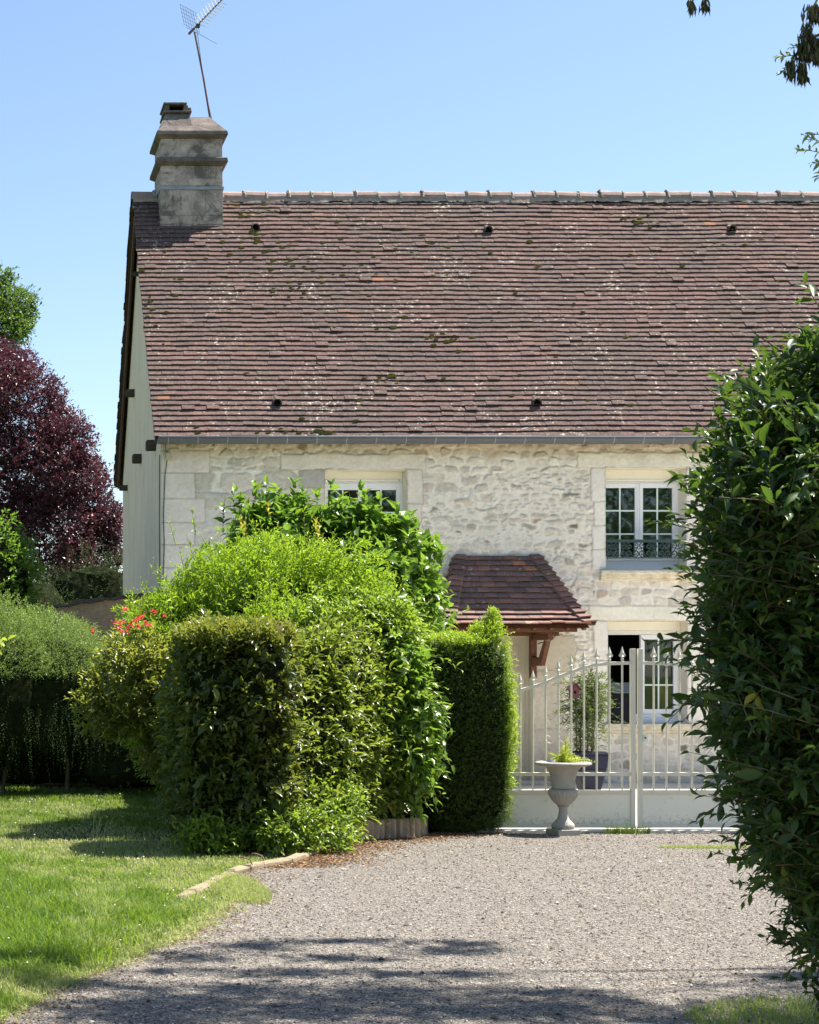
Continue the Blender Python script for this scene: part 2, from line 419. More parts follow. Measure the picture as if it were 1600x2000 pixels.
def lush(x, y):
    """the near left part of the lawn grows long and green"""
    return 1 / (1 + np.exp(-((14.9 - 3.2 * (x - .2) + 1.1 * vn(x * 2.3, y * 1.1, 41)) - y) / .55))
def dry(x, y):
    """0 lush, 1 dry straw"""
    k = .62 + .30 * vn(x * 1.1, y * .7, 2) + .42 * vn(x * 5, y * 3, 9) - .50 * lush(x, y) * (y < 16.5) - .35 * (y > 17.5)
    k += .30 * (np.abs(x - edge_x(y)) < .14)
    return np.clip(k, 0, 1)
def lawn():
    rng = np.random.default_rng(11)
    Vs, Fs, vs, ts, off = [], [], [], [], 0
    for (y0, y1, n, x0) in ((7.2, 12.2, 46000, -.45), (12.2, 16.2, 42000, -.5), (16.2, 23.0, 34000, -1.0), (6.5, 23, 62000, -4)):
        y = y0 + (y1 - y0) * rng.random(n); xr = np.minimum(edge_x(y), 3.0 + 0 * y); x = x0 + (xr - x0 + .03) * rng.random(n)
        if x0 == -4: x = -4 + rng.random(n) * 3.6
        dr = dry(x, y); tall = np.clip(.5 + .6 * vn(x * 2.2, y * 1.4, 4), 0, 1)
        h = (.035 + .02 * rng.random(n)) + lush(x, y) * (y < 16.5) * (.03 + .12 * tall * rng.random(n)) + .03 * (y > 20) * rng.random(n)
        h *= 1 - .35 * dr; fe = np.clip((edge_x(y) - x) / .3, 0, 1); h *= .4 + .6 * fe
        keep = (rng.random(n) < (1 - .5 * dr * (h < .06)) * (.35 + .65 * fe)) & ~((x < edge_x(y) - 1.4) & (y > 99))
        x, y, h, dr = x[keep], y[keep], h[keep], dr[keep]; n = len(x)
        v = np.clip(.60 * rng.random(n) + .30 * dr + .1 * vn(x * 7, y * 5, 3), 0, 1); t = np.clip(dr * 1.25 - .25 + .35 * (rng.random(n) - .5), 0, .95)
        V, F, v, t = blades(x, y, h, (.0045 + .005 * rng.random(n)) * (.8 + .03 * np.maximum(y - 8, 0)), rng, v, t, lean=.9)
        Vs.append(V); Fs.append(F + off); vs.append(v); ts.append(t); off += len(V)
    o = mesh('lawn_grass', np.concatenate(Vs), [np.concatenate(Fs)], M['grass'], attrs={'v': np.concatenate(vs), 't': np.concatenate(ts)})
    tag(o, 'lawn of short dry turf and lush longer grass beside the gravel drive', 'grass', kind='stuff')
    # the bare fringe, the patch outside the kerb and the verge at the other side of the drive
    def patch(name, label, cx, cy, rx, ry, n, h, dr):
        a = rng.random(n) * 6.283; r = rng.random(n) ** .6
        x = cx + np.cos(a) * r * rx; y = cy + np.sin(a) * r * ry
        V, F, v, t = blades(x, y, h * (.4 + .8 * rng.random(n)), .003 + .003 * rng.random(n), rng, np.clip(rng.random(n) * .6 + dr * .3, 0, 1), np.clip(dr + .3 * (rng.random(n) - .5), 0, .95), lean=.9)
        tag(mesh(name, V, [F], M['grass'], attrs={'v': v, 't': t}), label, 'grass', kind='stuff')
    n = 5200; y = 7.4 + 6.0 * rng.random(n); x = edge_x(y) - .10 + np.abs(rng.normal(size=n)) * .085 + .12 * np.maximum(vn(y * 5, y * 0, 3), 0) * rng.random(n)
    V, F, v, t = blades(x, y, .012 + .035 * rng.random(n) ** 2, .004 + .003 * rng.random(n), rng, .4 + .6 * rng.random(n), np.clip(.45 + .5 * rng.random(n), 0, 1), lean=1.4)
    tag(mesh('edge_grass', V, [F], M['grass'], attrs={'v': v, 't': t}), 'sparse dry grass fringe where lawn meets gravel', 'grass', kind='stuff')
    patch('verge_grass', 'short shaded grass at the foot of the dark bush', 4.15, 7.95, .95, .62, 9000, .05, .35)
    patch('creeping_grass', 'thin yellow strip of grass growing on the gravel', PX(1375, 15.6), 15.55, .42, .10, 1600, .035, .6)
    patch('kerb_grass', 'tuft of grass growing between kerb stones and gravel', 1.9, 12.7, .20, .85, 3600, .06, .55)
    patch('gate_weeds', 'small weeds growing along the foot of the gate', PX(1222, 16.9), 16.85, .22, .06, 420, .10, .15)
    # white clover and daisy heads
    n = 170; y = 9 + 13 * rng.random(n); x = -.4 + (np.minimum(edge_x(y), 2.6) + .3) * rng.random(n); h = .05 + .05 * rng.random(n)
    V = []; F = []
    for i in range(n):
        s = .004 + .005 * rng.random(); c = np.array([x[i], y[i], h[i]]); k = len(V)
        V += [c + (s, 0, 0), c + (0, s, 0), c - (s, 0, 0), c - (0, s, 0), c + (0, 0, s * .8), c - (0, 0, s * .7)]
        F += [(k, k + 1, k + 4), (k + 1, k + 2, k + 4), (k + 2, k + 3, k + 4), (k + 3, k, k + 4), (k + 1, k, k + 5), (k + 2, k + 1, k + 5), (k + 3, k + 2, k + 5), (k, k + 3, k + 5)]
    tag(mesh('clover_flowers', V, [np.array(F)], simple('petal', (.75, .70, .62), .8)), 'tiny white clover and daisy heads dotted through the lawn', 'flowers', kind='stuff')
lawn()
def litter():
    rng = np.random.default_rng(5); n = 7600
    s = rng.random(n); k = rng.random(n) < .52
    d = np.where(k, 14.0 + 2.9 * s, 7.8 + 9 * s); x = edge_x(d) + np.where(k, np.abs(rng.normal(size=n)) * .30 + .02, np.where(rng.random(n) < .55, np.abs(rng.normal(size=n)) * .22 - .05, rng.random(n) * 5))
    x = np.where(x > edge_x(d), x, x + .05); pos = np.stack([x, d, .008 + .006 * rng.random(n)], 1); w = rng.random(n) * 6.283
    dr = np.stack([np.cos(w), np.sin(w), rng.normal(size=n) * .15], 1); nr = rng.normal(size=(n, 3)) * .3 + (0, 0, 1)
    ln_ = np.where(k, .022, .012) + .018 * rng.random(n)
    V, F, v, t = leaves_arr(pos, dr, nr, ln_, ln_ * .5, rng.random(n), np.zeros(n))
    m = leaf_mat('dead_leaf', [(0, (.09, .05, .03)), (.4, (.22, .12, .06)), (.8, (.38, .24, .13)), (1, (.5, .38, .25))], trans=(.3, .2, .1), tf=.15, rough=.8, spec=.1)
    tag(mesh('fallen_leaves', V, [F], m, attrs={'v': v, 't': t}), 'dry brown leaf litter gathered along the bed edging', 'leaf litter', kind='stuff')
litter()
def stalks():
    rng = np.random.default_rng(6); st = MB(); hd = MB()
    for (px, py, n, hgt) in ((185, 1640, 6, .33), (205, 1650, 5, .28), (255, 1650, 4, .16), (330, 1655, 5, .14), (420, 1655, 6, .14), (150, 1660, 3, .16), (60, 1700, 4, .12), (470, 1640, 4, .12)):
        x0, y0 = G(px, py)
        for _ in range(n):
            x = x0 + rng.normal() * .06; y = y0 + rng.normal() * .1; h = hgt * rng.uniform(.6, 1.1); w = rng.uniform(-1, 1); r = h * .35 * w
            pts = [(x, y, 0), (x + r * .15, y, h * .5), (x + r * .5, y, h * .85), (x + r * .9, y, h), (x + r * 1.4, y, h * .95)]
            st.tube(pts, [.0022, .002, .0018, .0015, .001], 4)
            if rng.random() < .7: q = pts[-1]; hd.tube([q, (q[0] + r * .15, q[1], q[2] - .012)], [.004, .0025], 5)
    o = st.build('stems', simple('straw', (.42, .40, .20), .7)); tag(o, 'thin arching grass stalks standing above the lawn', 'grass stalks', kind='stuff')
    m = hd.build('seed_heads', simple('seed_head', (.55, .48, .28), .8)); m.parent = o
stalks()
# ================================================================== HOUSE
YW = 24.0
house = empty('stone_house', (2.571, 24, 0), 'old pale rubble stone house with steep brown tiled roof and gable in shade', 'house')
XL, XR, YB = 2.571, 15.0, 30.0
EY, EZ, RY, RZ = 23.74, 4.60, 27.0, 8.60
m_ = (RZ - EZ) / (RY - EY)

OPEN = {  # x0,x1,z0,z1
 'upper_window': (8.523, 9.60, PZ(1113, 24), PZ(914, 24)),
 'lower_window': (PX(1187, 24), PX(1342, 24), PZ(1412, 24), PZ(1213, 24)),
 'left_window': (4.766, 5.863, PZ(1113, 24), PZ(918, 24)),
 'door': (PX(912, 24), PX(1041, 24), .03, PZ(1236, 24)),
}
def stone_layout(u, z, rng, hmin, hmax, amin, amax, x0=2, x1=16, z0=-.2, z1=5):
    """random courses of stones: returns id, normalised offsets and half sizes for each point"""
    zs = [z0]
    while zs[-1] < z1: zs.append(zs[-1] + rng.uniform(hmin, hmax))
    zs = np.array(zs); ri = np.clip(np.searchsorted(zs, z) - 1, 0, len(zs) - 2)
    cu = np.zeros_like(u); cid = np.zeros(u.shape, np.int64); hu = np.ones_like(u); base = 0
    zc = (zs[ri] + zs[ri + 1]) / 2; hz = (zs[ri + 1] - zs[ri]) / 2
    for r in range(len(zs) - 1):
        h = zs[r + 1] - zs[r]; xs = [x0 - rng.random() * .3]
        while xs[-1] < x1: xs.append(xs[-1] + h * rng.uniform(amin, amax))
        xs = np.array(xs); k = ri == r
        ci = np.clip(np.searchsorted(xs, u[k]) - 1, 0, len(xs) - 2)
        cu[k] = (xs[ci] + xs[ci + 1]) / 2; hu[k] = (xs[ci + 1] - xs[ci]) / 2; cid[k] = base + ci; base += len(xs)
    return cid, (u - cu) / hu, (z - zc) / hz, hu, hz, base
def facade():
    rng = np.random.default_rng(21)
    st = .0135
    xs = list(np.arange(XL, XR, st)); zs = list(np.arange(0, 4.78, st))
    for o in OPEN.values(): xs += [o[0], o[1]]; zs += [o[2], o[3]]
    def clean(a, keep):
        a = np.unique(np.array(sorted(a))); out = [a[0]]
        for v in a[1:]:
            if v - out[-1] < st * .45:
                if v in keep: out[-1] = v
                continue
            out.append(v)
        return np.array(out)
    xs = clean(xs, {v for o in OPEN.values() for v in o[:2]}); zs = clean(zs, {v for o in OPEN.values() for v in o[2:]})
    X, Z = np.meshgrid(xs, zs); nx, nz = len(xs), len(zs)
    u = X + .045 * vn(X * 4, Z * 5, 1) + .026 * vn(X * 11, Z * 13, 2) + .010 * vn(X * 31, Z * 33, 22); w = Z + .030 * vn(X * 3.3, Z * 3, 3) + .020 * vn(X * 9, Z * 12, 4) + .009 * vn(X * 27, Z * 35, 24) + .02 * vn(X * 1.1, Z * 1.7, 14)
    lay = {'s': stone_layout(u, w, rng, .035, .085, 1.3, 4.2), 'l': stone_layout(u, w, rng, .15, .27, 1.2, 2.3), 'm': stone_layout(u, w, rng, .085, .14, 1.1, 2.6)}
    edgeL = 4.55 + .18 * vn(Z * 3, X * 0, 8)
    zone = np.where(X < edgeL, 2, 1)                       # 1 small, 2 large, 3 medium
    zone = np.where((Z < 1.15 + .1 * vn(X * 2, Z * 2, 3)) & (X > 7.4), 3, zone)
    zone = np.where((Z > 2.3) & (Z < 2.82) & (X > 8.35), 3, zone)
    zone = np.where((Z > 4.2 + .03 * vn(X * 3, Z, 5)), 3, zone)
    zone = np.where((X > 5.85) & (X < 7.0) & (Z > 3.75 + .1 * vn(X * 3, Z, 6)), 3, zone)
    H = np.zeros(X.shape); C = np.zeros(X.shape + (3,)); SM = np.zeros(X.shape)
    mort = np.array(lin((246, 239, 227))); 
    big = vn(X * .9, Z * .9, 31); mid = vn(X * 5, Z * 6, 32); fine = vn(X * 24, Z * 26, 33); ff = vn(X * 60, Z * 60, 34)
    C[:] = mort * (1 + .05 * big + .04 * mid + .05 * fine)[..., None]
    H[:] = .003 * mid + .0030 * fine + .0022 * ff
    for zi, key in ((1, 's'), (2, 'l'), (3, 'm')):
        cid, a, b, hu, hz, nb = lay[key]
        k = zone == zi
        ins = rng.uniform(.001, .014, nb)[cid]; prot = rng.uniform(-.006, .013, nb)[cid]; vis = np.clip(rng.beta(1.6, 1.0, nb), .15, 1)[cid]
        pw = 4.0
        q = (np.abs(a) ** pw + np.abs(b) ** pw) ** (1 / pw); dist = (1 - q) * np.minimum(hu, hz)
        dist = dist + .006 * mid + .007 * fine + .004 * ff
        sm = np.clip((dist - ins) / .009, 0, 1); sm = sm * sm * (3 - 2 * sm)
        crease = np.exp(-((dist - ins) / .005) ** 2)
        pal = np.array([lin(c) for c in ((212, 203, 190), (192, 182, 168), (214, 200, 188), (160, 152, 142), (204, 197, 182), (222, 215, 204), (122, 112, 100), (176, 138, 118))])
        pi = rng.choice(len(pal), nb, p=[.24, .18, .14, .09, .14, .16, .035, .015])
        if key == 'l': pi = rng.choice([0, 2, 5, 1], nb, p=[.3, .4, .2, .1])
        sc = pal[pi][cid] * (1 + .12 * mid + .14 * fine + .07 * ff)[..., None]
        f = (sm * vis)[..., None]
        C[k] = (C * (1 - f) + sc * f)[k]
        vein = np.exp(-(vn(X * 13 + cid % 7, Z * 24, 45) / .09) ** 2) * sm * (.45 + .4 * ff); C[k] = (C * (1 - .6 * vein[..., None]) + np.array(lin((150, 136, 114))) * .6 * vein[..., None])[k]; H[k] -= (vein * .003)[k]
        dk = (.46 * crease * vis)[..., None]
        C[k] = (C * (1 - dk) + np.array(lin((140, 126, 104))) * dk)[k]
        H[k] = (H + sm * (prot + .004) + sm * .004 * vn(X * 16, Z * 22, 40) - .003 * crease * vis)[k]
        if key == 's':      # thin ledges: a few stones tilt so their lower edge throws a shadow line
            tilt = rng.uniform(0, .012, nb)[cid]; H[k] += (sm * tilt * (b * .5 + .5))[k]
    # dressed stone: quoins, lintels, jambs
    def ash(x0, x1, z0, z1, pr=.012, c=(240, 234, 225), rag=.012, joint=True):
        n1 = rag * vn(Z * 9, X * 0 + x0, 51) + rag * .5 * vn(Z * 25, X * 0 + x1, 52); n2 = rag * vn(X * 7, Z * 0 + z0, 53)
        dd = np.minimum(np.minimum(X - x0 - n1, x1 + n1 - X), np.minimum(Z - z0 - n2, z1 + n2 * .6 - Z))
        s = np.clip(dd / .008 + .5, 0, 1)
        cc = np.array(lin(c)) * (1 + .045 * vn(X * 3, Z * 3, int(abs(x0 * 100))) + .05 * mid + .05 * fine + .06 * ff)[..., None]
        H[:] = H * (1 - s) + s * (pr + .0025 * vn(X * 40, Z * 40, 61) + .0025 * fine + .0015 * mid); C[:] = C * (1 - s[..., None]) + cc * s[..., None]
        if joint:
            j = np.exp(-(dd / .008) ** 2) * .6; C[:] = C * (1 - j[..., None]) + np.array(lin((160, 148, 128))) * j[..., None]; H[:] -= .006 * j
    z = 4.46; i = 0
    while z > 0:
        h = rng.uniform(.29, .36); ash(XL - .1, XL + (.62 if i % 2 == 0 else .42) + rng.uniform(-.04, .05), z - h, z, .008, (240, 229, 218), .01); z -= h; i += 1
    Wx = lambda p: PX(p, 24); Wz = lambda p: PZ(p, 24)
    ash(Wx(1128), Wx(1420), Wz(914), Wz(884), c=(240,234,218), rag=.02)
    for a, b in ((914, 980), (980, 1027), (1027, 1073), (1073, 1113)):
        ash(Wx(1158) + rng.uniform(-.04, .02), Wx(1183), Wz(b), Wz(a)); ash(Wx(1340), Wx(1370) + rng.uniform(-.05, .05), Wz(b), Wz(a))
    ash(Wx(1150), Wx(1420), Wz(1213), Wz(1184), c=(240,235,219), rag=.015)
    for a, b in ((1213, 1290), (1290, 1345), (1345, 1412)):
        ash(Wx(1157) + rng.uniform(-.03, .03), Wx(1187), Wz(b), Wz(a)); ash(Wx(1342), Wx(1385) + rng.uniform(-.05, .05), Wz(b), Wz(a))
    ash(Wx(548), Wx(832), Wz(918), Wz(887), c=(234,226,212), rag=.02)
    ash(Wx(584), Wx(635), Wz(952), Wz(919), c=(190, 184, 178)); ash(Wx(600), Wx(635), Wz(1113), Wz(952), c=(226,218,206))
    for a, b in ((918, 985), (985, 1050), (1050, 1113)): ash(Wx(795), Wx(826) + rng.uniform(-.08, .1), Wz(b), Wz(a), c=(230,222,208))
    ash(Wx(1041), Wx(1100), Wz(1425), Wz(1310), c=(206, 196, 180), rag=.02); ash(Wx(1041), Wx(1122), Wz(1310), Wz(1240), c=(208, 199, 182), rag=.03); ash(Wx(1041), Wx(1108), Wz(1535), Wz(1425), c=(200, 190, 176), rag=.02)
    # grey cement flashing line over the canopy and damp band under the gutter
    cl = np.abs(Z - Wz(1085)); k = np.clip(1.3 - cl / .035 + .5 * mid, 0, 1) * ((X > Wx(893)) & (X < Wx(1066)))
    C[:] = C * (1 - .8 * k[..., None]) + np.array(lin((176, 178, 180))) * .8 * k[..., None]
    d1 = np.clip((Z - 4.34 + .07 * vn(X * 5, Z * 3, 71)) / .12, 0, 1) * .32
    C[:] = C * (1 - d1[..., None]) + np.array(lin((182, 152, 108))) * d1[..., None]
    d2 = np.clip((.5 - Z + .2 * vn(X * 3, Z * 3, 72)) / .5, 0, 1) * .45
    C[:] = C * (1 - d2[..., None]) + np.array(lin((128, 122, 110))) * d2[..., None]
    keep = np.ones((nz - 1, nx - 1), bool); xc = (xs[1:] + xs[:-1]) / 2; zc = (zs[1:] + zs[:-1]) / 2
    for o in OPEN.values(): keep &= ~(((xc > o[0]) & (xc < o[1]))[None] & ((zc > o[2]) & (zc < o[3]))[:, None])
    idx = np.arange(nx * nz).reshape(nz, nx)
    F = np.stack([idx[:-1, :-1], idx[:-1, 1:], idx[1:, 1:], idx[1:, :-1]], -1)[keep]
    H[:, 0] = 0
    V = np.stack([X, YW - .004 - H * .82, Z], -1).reshape(-1, 3)
    m, N, L, b = newmat('rubble_stone'); a = N.new('ShaderNodeAttribute'); a.attribute_name = 'col'
    t = noise(N, L, 38, 8, .72, geo(N)); mul = mixc(N, L, rng_map(N, L, t.outputs[0], .35, .7, 0, .28), a.outputs['Color'], (.42, .37, .30), 'MULTIPLY')
    mul = mixc(N, L, .35, a.outputs['Color'], mul)
    L.new(mul, b.inputs['Base Color']); b.inputs['Roughness'].default_value = .95; setspec(b, .1)
    t2 = noise(N, L, 90, 5, .7, geo(N)); bump(N, L, t2.outputs[0], .5, .006, b)
    mesh('wall', V, [F], m, house, col=C.reshape(-1, 3), smooth=True)
facade()
# gable in grey render, with damp streaks
def gable_mat():
    m, N, L, b = newmat('gable_render'); co = geo(N)
    mp = N.new('ShaderNodeMapping'); mp.inputs['Scale'].default_value = (1, .9, .3); L.new(co, mp.inputs[0])
    t = noise(N, L, 3, 6, .6, mp.outputs[0]); r = ramp(N, [(.3, lin((228, 204, 182))), (.7, lin((242, 220, 198)))]); L.new(t.outputs[0], r.inputs[0])
    t3 = noise(N, L, 5, 8, .7, co); c = mixc(N, L, rng_map(N, L, t3.outputs[0], .55, .75, 0, .35), r.outputs[0], lin((150, 140, 120)))
    mp2 = N.new('ShaderNodeMapping'); mp2.inputs['Scale'].default_value = (1, 5, .22); L.new(co, mp2.inputs[0]); t6 = noise(N, L, 2.2, 6, .7, mp2.outputs[0]); c = mixc(N, L, rng_map(N, L, t6.outputs[0], .56, .72, 0, .45), c, lin((132, 124, 106)))
    L.new(c, b.inputs['Base Color']); b.inputs['Roughness'].default_value = .95; setspec(b, .1)
    t2 = noise(N, L, 45, 5, .6, co); bump(N, L, t2.outputs[0], .4, .01, b); return m
M['gable'] = gable_mat()
gb = MB(); gb.prism([(YW, 0), (YB, 0), (YB, 4.72), (RY, RZ - .22), (YW, 4.72)], 'x', XL, XL + .4)
gb.build('gable_wall', M['gable'], house)
rb = MB(); rb.box(XL + .4, XR, YB - .4, YB, 0, 4.7); rb.box(XR - .4, XR, YW + .3, YB - .4, 0, 4.7); rb.box(XL + .4, XR, YW + .5, YB - .4, 4.5, 4.6); rb.box(XL + .4, XR, YW + .5, YB - .4, 2.1, 2.25)
rb.prism([(YW, 4.7), (YB, 4.7), (RY, RZ - .22)], 'x', XR - .4, XR)
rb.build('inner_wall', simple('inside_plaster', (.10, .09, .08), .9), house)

# roof tiles ------------------------------------------------------------------
def tile_mat(name='clay_tile', bright=1.0, tint=(1, 1, 1)):
    m, N, L, b = newmat(name); co = geo(N)
    a = N.new('ShaderNodeAttribute'); a.attribute_name = 'v'
    k = bright * np.array(tint)
    r = ramp(N, [(0, tuple(np.array((.055, .045, .048)) * k)), (.2, tuple(np.array((.105, .066, .064)) * k)), (.45, tuple(np.array((.165, .092, .088)) * k)), (.72, tuple(np.array((.22, .118, .106)) * k)), (.92, tuple(np.array((.31, .165, .13)) * k)), (.985, tuple(np.array((.55, .22, .10)) * k))])
    L.new(a.outputs['Fac'], r.inputs[0])
    big = noise(N, L, .8, 5, .6, co); c = mixc(N, L, rng_map(N, L, big.outputs[0], .38, .62, 0, .65), r.outputs[0], tuple(np.array((.095, .082, .076)) * k))
    g1 = noise(N, L, 26, 6, .75, co); c = mixc(N, L, rng_map(N, L, g1.outputs[0], .35, .68, 0, .6), c, (.24, .18, .15)); g5 = noise(N, L, 55, 5, .75, co); c = mixc(N, L, rng_map(N, L, g5.outputs[0], .5, .66, 0, .5), c, (.06, .045, .045))
    # pale lichen crusts
    l1 = noise(N, L, 19, 5, .7, co); l2 = noise(N, L, 1.8, 4, .7, co); ml = N.new('ShaderNodeMath'); ml.operation = 'MULTIPLY'
    L.new(l1.outputs[0], ml.inputs[0]); L.new(rng_map(N, L, l2.outputs[0], .3, .7, .75, 1.1), ml.inputs[1])
    c = mixc(N, L, rng_map(N, L, ml.outputs[0], .582, .632, 0, .85), c, (.50, .44, .36))
    # moss
    mo = noise(N, L, 3.4, 8, .75, co, .5); c = mixc(N, L, rng_map(N, L, mo.outputs[0], .635, .70, 0, .85), c, (.15, .12, .03))
    oc = noise(N, L, 2.6, 8, .75, co, .8); c = mixc(N, L, rng_map(N, L, oc.outputs[0], .66, .74, 0, .6), c, (.34, .19, .06))
    L.new(c, b.inputs['Base Color']); b.inputs['Roughness'].default_value = .92; setspec(b, .08)
    bump(N, L, g1.outputs[0], .5, .008, b); return m
M['tile'] = tile_mat(bright=.56); M['tile2'] = tile_mat('canopy_tile', 1.5, (1.08, .98, .90))
def tile_box(O, U, Vv, Nn, u0, u1, v0, v1, lo, hi, th, rng, jit=1.0, skew=None):
    """arrays of tiles between u0..u1 and v0..v1 (v up slope); lower edge lifted by lo, top edge by hi"""
    n = len(u0); U, Vv, Nn, O = [np.asarray(q, float) for q in (U, Vv, Nn, O)]
    du = rng.normal(size=n) * .0015 * jit; dv = rng.normal(size=n) * .0026 * jit; dl = rng.normal(size=n) * .0016 * jit + (rng.random(n) < .03) * .009 * jit
    rot = rng.normal(size=n) * .012 * jit; lr = rng.normal(size=n) * .0012 * jit
    c = []
    for (uu, vv, hh) in ((u0, v0, lo), (u1, v0, lo), (u1, v1, hi), (u0, v1, hi)):
        side = (uu == u1) * 2. - 1
        v_ = vv + dv + rot * (u1 - u0) * side * .5; h_ = hh + dl + lr * side
        c.append((uu + du, v_, h_))
    V = []
    for off in (0, -th):
        for (a, b, h) in c:
            V.append(O + a[:, None] * U + b[:, None] * Vv + (h + off)[:, None] * Nn)
    V = np.stack(V, 1)
    F = np.array([(0, 1, 2, 3), (4, 5, 1, 0), (5, 6, 2, 1), (7, 4, 0, 3)])
    F = (F[None] + (np.arange(n) * 8)[:, None, None]).reshape(-1, 4)
    return V.reshape(-1, 3), F
def roof_slope(side, name, parent, x0, x1, exp=.100, wt=.168, seed=1):
    rng = np.random.default_rng(seed)
    sy = 1 if side == 'front' else -1
    ey = EY if side == 'front' else 2 * RY - EY
    sl = math.hypot(RY - EY, RZ - EZ); vv = np.array([0, sy * (RY - EY) / sl, (RZ - EZ) / sl]); nn = np.array([0, -sy * vv[2], sy * vv[1] if sy > 0 else vv[1] * -1])
    nn = np.array([0, -sy * (RZ - EZ) / sl, (RY - EY) / sl]); uu = np.array([1., 0, 0]); O = np.array([0, ey, EZ])
    rows = int(sl / exp) + 1
    U0, U1, V0, Ls = [], [], [], []
    for r in range(rows):
        a = x0 + (0 if r % 2 == 0 else -wt / 2) + rng.normal() * .006
        while a < x1:
            w = wt * (1 + rng.normal() * .05)
            l = max(a, x0 + rng.normal() * .006); 
            if a + w > x0 + .02: U0.append(l); U1.append(a + w - .0014); V0.append(r * exp)
            a += w
    U0, U1, V0 = map(np.array, (U0, U1, V0))
    wav = .006 * vn(U0 * .6, V0 * .9, 5) + .003 * vn(U0 * 2.7, V0 * 6, 6) + .0035 * vn(U0 * 5, V0 * 9.6, 16)
    V0w = V0 + wav
    V, F = tile_box(O, uu, vv, nn, U0, U1, V0w, np.minimum(V0w + exp + .035, sl), np.full(len(U0), .039), np.full(len(U0), .013), .017, rng)
    # old roof: gentle sag
    s = .012 * vn(V[:, 0] * .6, V[:, 2] * .7, 8) + .005 * vn(V[:, 0] * 2.2, V[:, 2] * 2.5, 9)
    fl = np.clip((V[:, 2] - EZ) / .5, 0, 1); V = V + nn * s[:, None]
    v = np.clip(.16 + .68 * rng.beta(2.6, 2.6, len(U0)) + .12 * vn(U0 * 1.3, V0 * 1.3, 12) + .25 * (rng.random(len(U0)) < .03) - .3 * (rng.random(len(U0)) < .04), 0, 1)
    return mesh(name, V, [F], M['tile'], parent, {'v': np.repeat(v, 8)})
roof = roof_slope('front', 'roof', house, 2.45, XR)
roof_b = roof_slope('back', 'rear_slope', house, 2.43, XR, seed=4)
M['board'] = simple('brown_board', (.085, .052, .035), .8, .2, var=.3, scale=12, bmp=.4, bscale=40)
ub = MB()
def slab(y0, z0, y1, z1, xa, xb, t, off):
    l = math.hypot(y1 - y0, z1 - z0); ny, nz = -(z1 - z0) / l, (y1 - y0) / l
    if nz < 0: ny, nz = -ny, -nz
    a = (y0 + ny * off, z0 + nz * off); b = (y1 + ny * off, z1 + nz * off)
    ub.prism([a, b, (b[0] - ny * t, b[1] - nz * t), (a[0] - ny * t, a[1] - nz * t)], 'x', xa, xb)
slab(EY, EZ, RY, RZ, 2.47, XR, .035, -.004); slab(2 * RY - EY, EZ, RY, RZ, 2.46, XR, .035, -.004)
ub.build('roof_boarding', M['board'], house)
bb = MB()
ub = bb
slab(EY + .06, EZ + .07, RY, RZ, 2.485, 2.515, .17, -.042); slab(2 * RY - EY - .06, EZ + .07, RY, RZ, 2.485, 2.515, .17, -.042)
bb.build('bargeboard', M['board'], house)
# ridge tiles
M['ridge'] = simple('ridge_tile', lin((150, 130, 122)), .85, .2, var=.22, scale=7, bmp=.5, bscale=40, dirt=(lin((120, 110, 90)), 9, .55, .7))
M['mortar'] = simple('ridge_mortar', lin((150, 142, 132)), .95, .1, var=.25, scale=25, bmp=.8, bscale=50)
rg = MB(); rm = MB()
def ridge_run(xa, xb):
    x = xa; i = 0
    while x < xb:
        e = min(x + .335, xb); r0, r1 = .098, .104
        dz = .012 * math.sin(i * 2.3); tilt = random.uniform(-.006, .006)
        V = []; k = 9
        for (xx, rr, dd) in ((x, r1, -tilt), (e - .002, r0, tilt)):
            for o_ in (0, -.016):
                for j in range(k):
                    w = math.pi * (j / (k - 1)) * 1.1 - .157
                    V.append((xx, RY + (rr + o_) * math.cos(w) * 1.05, RZ + .005 + dz + dd + (rr + o_) * math.sin(w) * 1.12))
        F = []
        for j in range(k - 1): F += [(j, j + 1, 2 * k + j + 1, 2 * k + j), (k + j, 3 * k + j, 3 * k + j + 1, k + j + 1), (j, k + j, k + j + 1, j + 1), (2 * k + j, 2 * k + j + 1, 3 * k + j + 1, 3 * k + j)]
        rg.add(V, F)
        # mortar crest on each joint
        V = []; kk = 12
        for (xx, rr) in ((x - .022, .106), (x - .007, .112 + random.random() * .012), (x + .008, .113 + random.random() * .010), (x + .022, .108)):
            for j in range(kk):
                w = math.pi * (j / (kk - 1)); q = rr + random.uniform(-.006, .006)
                V.append((xx + random.uniform(-.006, .006), RY + q * math.cos(w) * 1.03, RZ + dz + q * math.sin(w) * 1.14))
        if i > 0 or xa > 3: rm.add(V, [(a * kk + j, a * kk + j + 1, (a + 1) * kk + j + 1, (a + 1) * kk + j) for a in range(3) for j in range(kk - 1)])
        x = e; i += 1
ridge_run(3.80, XR); rg.build('ridge', M['ridge'], roof); rg = MB()
ridge_run(2.44, 2.80); rg.build('ridge', M['ridge'], roof)
# mortar bed under ridge
V = []; xsr = np.arange(2.46, XR, .03)
for x in xsr:
    q = .02 * float(vn(x * 9, 0, 3)) + .012 * float(vn(x * 31, 0, 4))
    V += [(x, RY - .10, RZ - .0), (x, RY - .118 - q * .5, RZ - .062 - q * .8), (x, RY + .10, RZ), (x, RY + .118 + q * .5, RZ - .062 - q)]
V = np.array(V)
F = [(4 * i + a, 4 * i + a + 1, 4 * i + 5 + a, 4 * i + 4 + a) for i in range(len(xsr) - 1) for a in (0, 2)]
rm.add(V, F)
rm.build('ridge_mortar', M['mortar'], roof)
